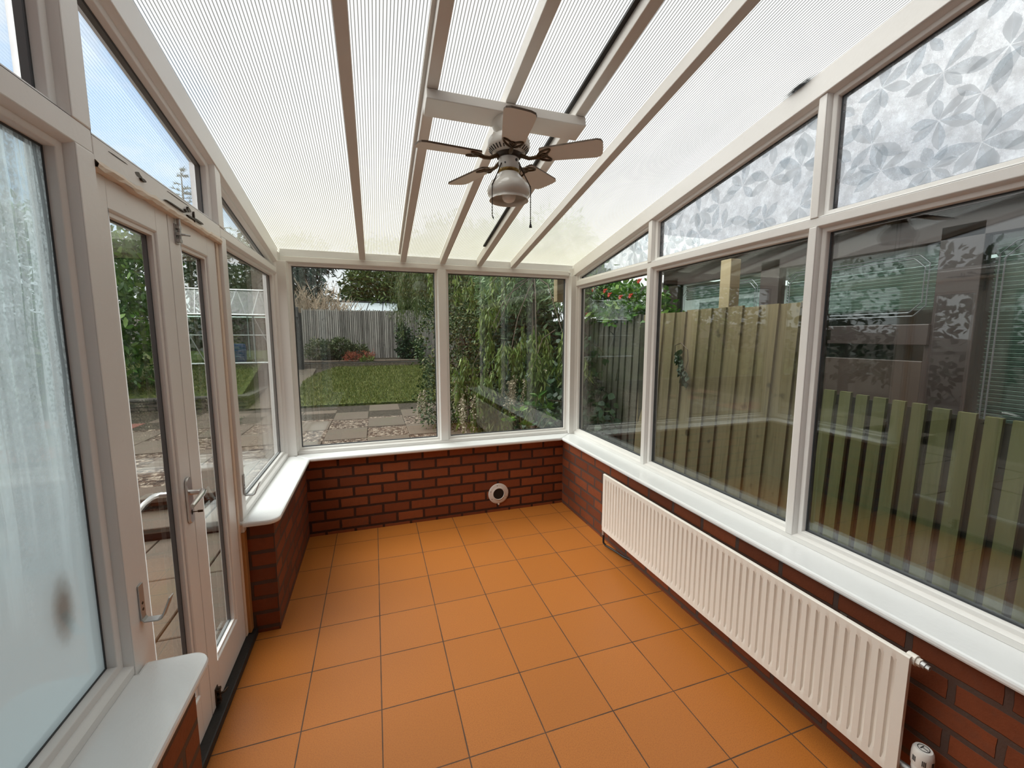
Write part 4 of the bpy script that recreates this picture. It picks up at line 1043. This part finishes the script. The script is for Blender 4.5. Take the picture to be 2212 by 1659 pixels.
bush('evergreen_hedge', 'dark green tall hedge closing off the far end behind the glass shed', 'hedge',
     [(-5.5, 20.5, 2.4, 2.0, 1.0, 1.6), (-3.0, 20.6, 2.6, 1.6, 1.0, 1.6), (-1.0, 20.8, 2.5, 1.2, 1.0, 1.45), (1.2, 20.6, 2.9, 1.8, 1.0, 1.9), (3.8, 20.4, 3.2, 2.0, 1.0, 2.4), (6.5, 19.5, 3.2, 2.0, 1.0, 2.6)], 9000, .34, .17, M['l_dark'], per=8, spread=.2, shell=.3, tr=.12)
spire('thin pointed conifer top showing through the light above the doors', -7.35, 19.0, 8.75, 4.2, M['l_blue'], 1500, .17)
spire('lower conifer top beside the thin pointed one above the doors', -6.1, 18.6, 7.5, 3.6, M['l_mid'], 1900, .17, 1.3)
bush('evergreen_tree', 'green tree behind the middle of the back fence', 'tree',
     [(.6, 17.6, 3.6, 1.5, 1.2, 1.2), (1.0, 17.9, 5.0, 1.6, 1.2, 1.1), (2.6, 18.2, 4.6, 1.6, 1.2, 1.8), (-.25, 17.4, 3.9, .6, .6, .7), (1.2, 17.6, 3.0, 1.6, 1.0, 1.0)], 11000, .26, .06, M['l_mid'], per=9, spread=.16, droop=.4, shell=.5, tr=.14, group='evergreen trees around the garden')
bush('evergreen_tree', 'dark tree behind the weeping one at right', 'tree',
     [(5.0, 12.5, 3.2, 2.2, 1.6, 2.6), (3.4, 13.5, 4.4, 1.6, 1.4, 1.8)], 4200, .24, .09, M['l_dark'], per=8, spread=.18, shell=.6, tr=.14, group='evergreen trees around the garden')
# bare twiggy hedge
t = plant('bare_hedge', 'leafless pale twiggy hedge above the back fence', 'hedge', (-1.5, 15.2, gz(-1.5, 15.2)))
mb = MB(); rr = random.Random(21)
for i in range(130):
    x0 = rr.uniform(-2.6, -.70); y0 = 15.2 + rr.uniform(-.25, .25); p = Vector((x0, y0, .95)); pts = [p.copy()]
    d = Vector((rr.uniform(-.12, .12), rr.uniform(-.1, .1), 1))
    hh = rr.uniform(2.1, 3.0) * (1 - .22 * abs(x0 + 1.9))
    for s in range(6):
        d += Vector((rr.uniform(-.25, .25), rr.uniform(-.2, .2), 0)); d.z = 1; p = p + d.normalized() * hh / 6; pts.append(p.copy())
    mb.tube(pts, [.026, .024, .021, .018, .015, .011, .006], 5)
    for q in range(7):
        b = pts[rr.randint(2, 5)]; e = b + Vector((rr.uniform(-.28, .28), rr.uniform(-.2, .2), rr.uniform(.12, .5))); mb.tube([b, b.lerp(e, .5) + Vector((rr.uniform(-.05, .05), 0, 0)), e], [.012, .009, .005], 4)
mb.build('twigs', M['twig'], t)

# weeping tree over the middle of the garden
def strands(anchors, length, step, L, W, mat, parent, per=3, spread=.05, sway=.1, name='foliage', stem=True, stemr=.004, out=.4):
    P = []; D = []; mb = MB()
    for ax, ay, az in anchors:
        p = Vector((ax, ay, az)); n = max(3, int(random.uniform(*length) / step)); pts = [p.copy()]
        d = Vector((random.uniform(-sway, sway), random.uniform(-sway, sway), -.25))
        for i in range(n):
            d += Vector((random.uniform(-.08, .08), random.uniform(-.08, .08), -.30)); d = d.normalized()
            p = p + d * step; pts.append(p.copy())
            for q in range(per):
                P.append(p + Vector((random.gauss(0, spread), random.gauss(0, spread), random.gauss(0, spread))))
                D.append(Vector((random.gauss(0, out), random.gauss(0, out), -1)))
        if stem: mb.tube(pts, [stemr * (1 - .7 * i / len(pts)) for i in range(len(pts))], 4)
    leaf_mesh(name, np.array([tuple(v) for v in P]), np.array([tuple(v) for v in D]), L * RNG.uniform(.6, 1.25, len(P)), W, mat, parent)
    if stem: mb.build('hanging_stems', M['strand'], parent)['kind'] = 'stuff'
t = plant('weeping_tree', 'large weeping tree with fine hanging foliage over the back fence', 'tree', (2.6, 9.0, gz(2.6, 9.0)))
an = []
for i in range(420):
    a = random.uniform(0, 2 * PI); r = 1.75 * math.sqrt(random.random()); x, y = 2.75 + r * math.cos(a), 8.9 + r * .9 * math.sin(a)
    an.append((x, y, 2.6 + 2.6 * math.sqrt(max(0, 1 - (r / 1.9) ** 2)) * random.uniform(.55, 1)))
strands(an, (.7, 1.9), .10, .13, .017, M['l_weep'], t, per=5, spread=.05, sway=.3)
trunk(t, (2.75, 9.0, gz(2.75, 9) - .05), (2.75, 9.0, 4.6), .13, 9)
# dense small-leaved shrub
tb = bush('dense_shrub', 'dense small-leaved shrub bulging over the patio at right', 'shrub',
     [(1.75, 4.2, .55, .72, .8, .75), (1.75, 4.3, 1.35, .75, .8, .7), (1.95, 4.3, 2.0, .72, .7, .60), (2.4, 3.4, 1.0, .6, .8, 1.1), (2.35, 3.2, 2.1, .6, .7, .6), (2.45, 5.2, 1.4, .6, .7, 1.3), (1.45, 4.0, .30, .42, .5, .45)],
     15000, .062, .030, M['l_cot'], per=9, spread=.06, shell=.72, tr=.07)
# bright weeping small tree close to the glass
t = plant('weeping_shrub', 'drooping yellow-green shrub close outside the right garden window', 'shrub', (2.2, 1.5, -.40))
an = []
for (cx, cy, cz, rx_, ry_, n) in ((1.62, 1.35, 2.05, .10, .10, 4), (1.46, .95, 1.78, .05, .05, 5), (1.22, .75, 1.25, .05, .06, 4), (1.36, .62, 1.08, .14, .10, 11), (1.66, .80, 1.42, .08, .08, 6), (1.88, .85, 1.55, .08, .08, 5),
                                  (1.95, .55, 1.25, .035, .035, 6), (2.20, .80, 1.55, .11, .10, 7), (2.28, .55, 1.45, .09, .08, 6), (1.75, 1.5, 2.35, .15, .15, 3), (1.35, .55, .85, .10, .06, 6), (1.52, .50, .78, .05, .05, 5), (1.95, .75, 1.02, .06, .05, 3), (1.45, 1.9, 2.3, .25, .2, 4)):
    for i in range(n): an.append((cx + random.gauss(0, rx_), cy + random.gauss(0, ry_), cz + random.gauss(0, .06)))
strands(an, (.22, .42), .034, .085, .020, M['l_bright'], t, per=6, spread=.022, sway=.25, stemr=.0035, out=.33)
mb = MB()
hub = Vector((2.3, 1.6, 2.3))
mb.tube([(2.35, 1.7, -.42), (2.32, 1.65, 1.0), hub], [.045, .035, .02], 8)
for ax, ay, az in an[::13]:
    e = Vector((ax, ay, az)); mb.tube([hub, hub.lerp(e, .5) + Vector((0, 0, .22)), e.lerp(hub, .12) + Vector((0, 0, .05)), e], [.008, .006, .004, .003], 5)
mb.tube([(2.25, .8, 1.60), (2.05, .7, 1.50), (1.93, .58, 1.30), (1.90, .56, 1.22)], .005, 5)
mb.tube([(2.35, .35, 1.25), (2.30, .30, 1.0), (2.15, .28, .86), (1.95, .3, .90)], .004, 5)
mb.build('trunk', M['trunk'], t, 0, True)
# faded hanging flower sprays
P = []; D = []; mb = MB()
for (x, y, z, n) in ((1.12, .80, 1.02, 4), (1.20, .62, .92, 5), (1.40, .62, .95, 4), (1.62, .55, 1.10, 5), (1.72, .52, 1.08, 3), (1.93, .62, 1.20, 2), (1.10, 1.5, .9, 3), (.98, 2.6, .75, 4)):
    for i in range(n):
        p = Vector((x + random.gauss(0, .05), y + random.gauss(0, .05), z + random.gauss(0, .04))); pts = [p.copy()]
        for s in range(random.randint(9, 16)):
            p = p + Vector((random.uniform(-.008, .008), random.uniform(-.008, .008), -.024)); pts.append(p.copy())
            for q in range(4): P.append(tuple(p + Vector((random.gauss(0, .010), random.gauss(0, .010), random.gauss(0, .008))))); D.append((random.gauss(0, 1), random.gauss(0, 1), random.gauss(0, 1)))
        mb.tube(pts, .0022, 4)
leaf_mesh('faded_flowers', np.array(P), np.array(D), .022, .017, M['puff'], t, .3)
mb.build('flower_stems', M['strand'], t)['kind'] = 'stuff'
bush('ivy', 'dark ivy covering the old fence beyond the corner', 'ivy',
     [(2.62, 1.2, .6, .16, .9, .8), (2.60, 2.6, .8, .18, 1.1, .9), (2.55, 1.5, 1.35, .18, .8, .5), (2.5, .9, .2, .25, .6, .5), (2.6, 4.4, 1.0, .2, 1.0, 1.1), (2.5, 2.6, 1.6, .25, 1.0, .5)], 7000, .085, .075, M['l_ivy'], per=5, spread=.07, shell=.4, tr=.03, droop=.5)
bush('pale_willow', 'pale slim-leaved willow overhanging the corner of the old fence', 'tree',
     [(2.35, 1.9, 2.30, .55, .6, .45), (2.7, 2.3, 2.75, .7, .8, .5), (2.1, 2.4, 2.75, .5, .6, .4), (2.62, 1.3, 2.12, .32, .5, .35), (2.5, 3.2, 2.2, .6, .6, .5), (2.9, 4.2, 2.4, .7, .8, .8)], 17000, .10, .020, M['l_pale'], base=(3.2, 2.4), per=8, spread=.07, droop=.55, shell=.4, tr=.06)
t = plant('seedling', 'broad-leaved green seedling just below the right garden window glass', 'plant', (1.75, .42, -.14))
P, D = [], []
mb = MB()
for (x, y, z) in ((1.52, .30, .72), (1.66, .34, .80), (1.80, .38, .84), (1.86, .36, .93), (1.98, .40, .80), (1.72, .30, .66), (2.04, .42, .70)):
    mb.tube([(1.75, .42, -.15), (1.74, .40, .35), (x, y, z)], [.008, .006, .003], 5)
    for a in range(9):
        an_ = a * 2.4; P.append((x, y, z)); D.append((math.cos(an_), math.sin(an_), random.uniform(-.2, .6)))
leaf_mesh('foliage', np.array(P), np.array(D), .105 * RNG.uniform(.7, 1.2, len(P)), .035, M['l_laurel'], t)
mb.build('stems', M['strand'], t)
# climber with red flowers on top of the old fence
t = bush('flowering_climber', 'climber with red flowers tumbling over the old fence top', 'climber',
     [(2.95, .95, 1.95, .22, .45, .26), (2.95, .35, 1.84, .22, .34, .18), (2.9, 1.3, 2.15, .25, .4, .3), (3.0, .15, 1.80, .15, .2, .14)], 3300, .075, .045, M['l_laurel'], base=(3.0, .7), per=6, spread=.05, shell=.5, tr=.02)
for (x, y, z) in ((2.72, .55, 2.02), (2.72, .80, 2.06), (2.74, .28, 1.93), (2.74, .98, 1.79), (2.76, .0, 2.06), (2.72, .46, 1.97), (2.75, .12, 1.93)):
    c = Vector((x, y, z)); P = []; D = []
    mb = MB()
    for i in range(7):
        a = 2 * PI * i / 7; e = c + Vector((-.020, .022 * math.cos(a), .022 * math.sin(a) - .012)); mb.tube([c + Vector((.02, 0, .014)), c.lerp(e, .6), e], [.003, .006, .004], 6)
    mb.build('flower', M['redfl'], t)
P = []; D = []
for i in range(60):
    f = random.random(); P.append((2.735, -.60 - .12 * f + random.gauss(0, .018), 1.40 - .24 * f + random.gauss(0, .02))); D.append((-.4, random.gauss(0, .5), -1))
t = plant('ivy_sprig', 'sprig of ivy hanging on the tall brown fence', 'ivy', (2.74, -.62, 1.45))
leaf_mesh('foliage', np.array(P), np.array(D), .055, .038, M['l_ivy'], t)
MB().tube([(2.755, -.54, 1.38), (2.745, -.55, 1.45), (2.745, -.62, 1.47), (2.742, -.70, 1.42), (2.74, -.715, 1.33), (2.74, -.69, 1.25)], .003, 5).build('stem', M['darkmetal'], t)
bush('low_shrub', 'dusty green low shrub along the foot of the back fence', 'shrub',
     [(-1.45, 12.15, 1.05, .5, .25, .35), (-.8, 12.15, 1.10, .55, .25, .38), (-.3, 12.2, .95, .45, .2, .28)], 3800, .085, .04, M['l_low'], per=7, spread=.05, shell=.4, tr=.03)
bush('red_shrub', 'rusty red low plant in the back bed', 'shrub', [(-.42, 11.55, .80, .24, .12, .17), (.05, 11.6, .84, .28, .12, .12)], 900, .075, .014, M['l_red'], per=5, spread=.04, up=.6, tr=.015, height=.5)
bush('bedding_plant', 'fresh green leafy tuft beside the rusty red plant', 'plant', [(.10, 11.45, .70, .22, .1, .10)], 260, .09, .03, M['l_bright'], per=4, spread=.03, up=.7, tr=.01, height=.4)
bush('fence_creeper', 'dark creeper patch growing up the right part of the back fence', 'creeper',
     [(1.35, 12.25, 1.5, .2, .14, .45), (1.6, 12.2, 1.0, .45, .2, .35)], 1800, .09, .06, M['l_dark'], per=6, spread=.06, tr=.02)

# ------------------------------------------------------------------ glasshouses and barrel
t = thing('greenhouse', (-3.4, 10.2, .78), 'old aluminium greenhouse frame on the raised lawn', 'greenhouse')
mb = MB(); gx0, gx1, gy0, gy1, gzb, gze, gzr = -5.0, -2.18, 9.42, 11.2, .80, 2.09, 2.82; gm = (gy0 + gy1) / 2
bar = lambda a, b, r=.017: mb.tube([a, b], r, 4)
for yy in (gy0, gy1):
    bar((gx0, yy, gzb), (gx1, yy, gzb), .03); bar((gx0, yy, gze), (gx1, yy, gze), .028); bar((gx0, yy, 1.55), (gx1, yy, 1.55), .012)
bar((gx0, gm, gzr), (gx1, gm, gzr), .03)
for i in range(6):
    xx = gx0 + (gx1 - gx0) * i / 5
    for yy in (gy0, gy1): bar((xx, yy, gzb), (xx, yy, gze)); bar((xx, yy, gze), (xx, gm, gzr))
for xx in (gx0, gx1): bar((xx, gy0, gzb), (xx, gy1, gzb), .03); bar((xx, gy0, gze), (xx, gy1, gze)); bar((xx, gm, gzb), (xx, gm, gzr))
for i in (0, 1, 3): bar((gx0 + .564 * (i + 1), gy0, gze), (gx0 + .564 * (i + 1) + .55, gy0, gzb), .012)
bar((gx0 + .7, gm, gzr), (gx0 + .95, gy0, gze), .012); bar((gx1 - .9, gy0, gze), (gx1 - .6, gm, gzr), .012)
mb.build('frame', M['alu'], t)
MB().add([(gx0, gy0, gze), (gx1, gy0, gze), (gx1, gm, gzr), (gx0, gm, gzr)], [(0, 1, 2, 3)]).build('roof_glass', M['outglass'], t, fix=False)
MB().box(gx0, gx1, gy0 + .002, gy0 + .006, gzb, gze).build('wall_glass', M['outglass'], t)
mb = MB().lathe([(.0, 0), (.24, 0), (.26, .06), (.265, .25), (.26, .46), (.24, .52), (.0, .52)], (-3.35, 9.95, .79), 24)
for z in (.95, 1.12): mb.lathe([(.262, -.02), (.275, 0), (.262, .02)], (-3.35, 9.95, z), 24)
tag(mb.build('water_barrel', M['bluep'], None, 0, True), 'blue plastic barrel inside the greenhouse frame', 'barrel')
t = thing('glass_shed', (-.4, 16.2, 1.0), 'sloping glass shed roof showing above the back fence', 'shed')
MB().add([(-1.95, 15.9, 2.62), (1.4, 15.9, 2.62), (1.4, 16.5, 3.02), (-1.62, 16.5, 3.02)], [(0, 1, 2, 3)]).build('roof_glass', simple('pale_painted_glass', (.50, .55, .58), .25, var=.1), t, fix=False)
mb = MB()
for i in range(6):
    f = i / 5; mb.tube([(-1.95 + 3.35 * f, 15.9, 2.63), (-1.62 + 3.02 * f, 16.5, 3.03)], .014, 4)
mb.tube([(-1.66, 16.5, 3.05), (1.4, 16.5, 3.05)], .035, 4)
mb.build('glazing_bars', M['w_black'], t)
MB().box(-1.9, 1.4, 16.0, 16.5, .9, 2.6).build('shed_wall', M['trunk'], t)

# ------------------------------------------------------------------ next door
t = thing('neighbour_conservatory', (4.6, -1.6, -.4), "neighbour's dark brown conservatory with pale blinds behind the fences", 'building')
F_ = 4.0
def frm(y0, y1, z0, z1, d0=-.03, d1=.06, nm='frame_bar', mat=None): return MB().box(F_ + d0, F_ + d1, min(y0, y1), max(y0, y1), z0, z1).build(nm, mat or M['brown'], t, .004)
for a, b in ((1.20, .92), (-.26, -.46), (-1.63, -1.85), (-3.9, -4.1)): frm(a, b, -.4, 2.25)
frm(1.2, -4.1, 2.16, 2.34); frm(1.2, -4.1, -.4, .78); frm(-.46, -1.63, 1.465, 1.61, -.05)
frm(-.46, -1.60, 1.02, 1.35, -.02, .03, 'infill_panel', M['panelbrown'])
frm(-1.60, -1.63, .78, 1.47, -.02, .03); frm(-.46, -1.63, .78, 1.02, -.02, .03, 'infill_panel', M['panelbrown'])
def pn(y0, y1, z0, z1, nm='window_glass'): return MB().box(F_ + .012, F_ + .02, min(y0, y1), max(y0, y1), z0, z1).build(nm, M['outglass'], t)
pn(.92, -.26, .78, 2.16); pn(-.46, -1.63, 1.61, 2.16); pn(-.46, -1.63, 1.35, 1.465); pn(-1.85, -3.9, .78, 2.16)
def lead(y0, y1, z0, z1):
    mb = MB(); x = F_ + .008; y0, y1 = max(y0, y1), min(y0, y1)
    for o in (.06, .085):
        r = .07
        pts = [(x, y0 - o, z0 + o + r), (x, y0 - o, z1 - o - r), (x, y0 - o - r * .8, z1 - o - r * .15), (x, y0 - o - r, z1 - o), (x, y1 + o + r, z1 - o), (x, y1 + o + r * .8, z1 - o - r * .15), (x, y1 + o, z1 - o - r),
               (x, y1 + o, z0 + o + r), (x, y1 + o + r * .8, z0 + o + r * .15), (x, y1 + o + r, z0 + o), (x, y0 - o - r, z0 + o), (x, y0 - o - r * .8, z0 + o + r * .15), (x, y0 - o, z0 + o + r)]
        mb.tube(pts, .0042, 4, cap=False)
    mb.build('leaded_border', M['lead'], t)
lead(.92, -.26, .78, 2.16); lead(-.46, -1.63, 1.61, 2.16); lead(-1.85, -3.9, .78, 2.16)
def blind(y0, y1, z0, z1, x):
    mb = MB(); z = z1
    while z > z0:
        mb.prism([(-.012, .010), (.012, -.010), (.0125, -.0085), (-.0115, .0115)], lambda p: (x + p[0], y0, z + p[1]), lambda p: (x + p[0], y1, z + p[1])); z -= .026
    mb.build('venetian_blind', M['blind'], t, fix=False)
blind(-3.88, -1.87, .80, 2.14, F_ + .07); blind(-1.61, -.48, 1.70, 2.14, F_ + .07); blind(-.24, .90, 1.98, 2.14, F_ + .09)
MB().box(F_ + .3, F_ + .34, -.2, .9, -.3, 1.95).build('pale_inner_wall', M['render'], t)
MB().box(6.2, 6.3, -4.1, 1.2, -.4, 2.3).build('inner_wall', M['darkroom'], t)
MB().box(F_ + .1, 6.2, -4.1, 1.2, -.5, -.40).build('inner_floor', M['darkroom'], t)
frm(1.3, -4.2, 2.34, 2.44, -.12, .05, 'gutter', M['brown'])
MB().add([(F_ - .12, 1.3, 2.42), (F_ - .12, -4.2, 2.42), (6.4, -4.2, 3.05), (6.4, 1.3, 3.05)], [(0, 1, 2, 3)]).build('roof', M['rooft'], t, fix=False)
MB().add([(F_ - .12, 1.3, 2.36), (F_ - .12, -4.2, 2.36), (6.4, -4.2, 2.36), (6.4, 1.3, 2.36)], [(0, 1, 2, 3)]).build('soffit', M['brown'], t, fix=False)
t = thing('house', (9.5, 7.5, 0), 'white rendered house far off beyond the red-flowered climber', 'house')
MB().box(7.4, 12, 5.0, 10, -.4, 2.9).build('wall', M['render'], t)
MB().prism([(4.8, 2.85), (7.5, 4.6), (10.2, 2.85)], lambda p: (7.2, p[0], p[1]), lambda p: (12.2, p[0], p[1])).build('roof', M['render'], t)
MB().box(7.33, 7.4, 5.6, 6.5, 1.3, 2.3).build('window', M['brown'], t)
#@@END@@

# ------------------------------------------------------------------ sky, light, camera
w = bpy.data.worlds.new('cloudy_sky'); SC.world = w; w.use_nodes = True
t = w.node_tree; t.nodes.clear(); k = N(t)
out = t.nodes.new('ShaderNodeOutputWorld')
v = k.n('ShaderNodeTexCoord').outputs['Generated']
sp = k.n('ShaderNodeSeparateXYZ'); k.l(v, sp.inputs[0])
zc = k.math('MAXIMUM', sp.outputs[2], .06)
cb = k.n('ShaderNodeCombineXYZ')
k.l(k.math('DIVIDE', sp.outputs[0], k.math('ADD', zc, .25)), cb.inputs[0]); k.l(k.math('DIVIDE', sp.outputs[1], k.math('ADD', zc, .25)), cb.inputs[1])
cl1 = k.noise(k.mapping(cb.outputs[0], (1, 1, 1), (3.1, 7.4, 0)), 1.35, 7, .58)
cl2 = k.noise(k.mapping(cb.outputs[0], (1, 1, 1), (1.7, .4, 0)), 2.6, 6, .6)
def lobe(d, lo, hi):
    q = k.n('ShaderNodeVectorMath', _operation='DOT_PRODUCT'); k.l(v, q.inputs[0]); q.inputs[1].default_value = tuple(Vector(d).normalized())
    m_ = k.n('ShaderNodeMapRange', From__Min=lo, From__Max=hi); k.l(k.math('ADD', q.outputs['Value'], k.math('MULTIPLY', k.math('SUBTRACT', cl1, .5), .09)), m_.inputs['Value']); return m_.outputs[0]
hole = k.math('MAXIMUM', lobe((-.385, .865, .335), .978, .992), lobe((-.93, -.05, .36), .94, .975))
cover = k.math('SUBTRACT', 1.0, k.math('MULTIPLY', hole, .95))
blue = k.mix(k.math('MULTIPLY', sp.outputs[2], 1.0, clamp=True), (.62, .80, 1.0), (.30, .56, .98))
cloud = k.mix(k.ramp(cl2, [(.35, (0, 0, 0)), (.7, (1, 1, 1))]), (1.0, 1.0, 1.0), (.76, .79, .83))
col = k.mix(cover, blue, cloud)
hz = k.n('ShaderNodeMapRange', From__Min=-.02, From__Max=.25); k.l(sp.outputs[2], hz.inputs['Value'])
col = k.mix(hz.outputs[0], (.93, .95, .97), col)
bg = k.n('ShaderNodeBackground', Strength=.88); k.l(col, bg.inputs[0]); k.l(bg.outputs[0], out.inputs[0])

ld = bpy.data.lights.new('veiled_sun', 'SUN'); ld.energy = 6.5; ld.angle = math.radians(75); ld.color = (1, .985, .95)
sun = bpy.data.objects.new('veiled_sun', ld); COL.objects.link(sun)
sun.rotation_euler = Vector((.62, -.10, -.85)).to_track_quat('-Z', 'Y').to_euler()

cam = bpy.data.cameras.new('camera'); co = bpy.data.objects.new('camera', cam); COL.objects.link(co)
cam.sensor_fit = 'HORIZONTAL'; cam.sensor_width = 36.0; cam.lens = 893.56 / 2212 * 36.0; cam.clip_start = .02; cam.clip_end = 300
co.location = (.32329, -3.45133, 1.52765)
yaw, pitch = .320951, .1153336
fwd = Vector((math.sin(yaw) * math.cos(pitch), math.cos(yaw) * math.cos(pitch), -math.sin(pitch)))
co.rotation_euler = fwd.to_track_quat('-Z', 'Y').to_euler()
SC.camera = co
vs = SC.view_settings
vs.view_transform = 'Standard'; vs.look = 'None'; vs.gamma = 1; vs.use_curve_mapping = False; vs.exposure = 0.50
cy = SC.cycles
cy.use_denoising = True
cy.max_bounces = 9; cy.diffuse_bounces = 5; cy.glossy_bounces = 4; cy.transmission_bounces = 6; cy.transparent_max_bounces = 24
cy.caustics_reflective = False; cy.caustics_refractive = False; cy.sample_clamp_indirect = 6.0
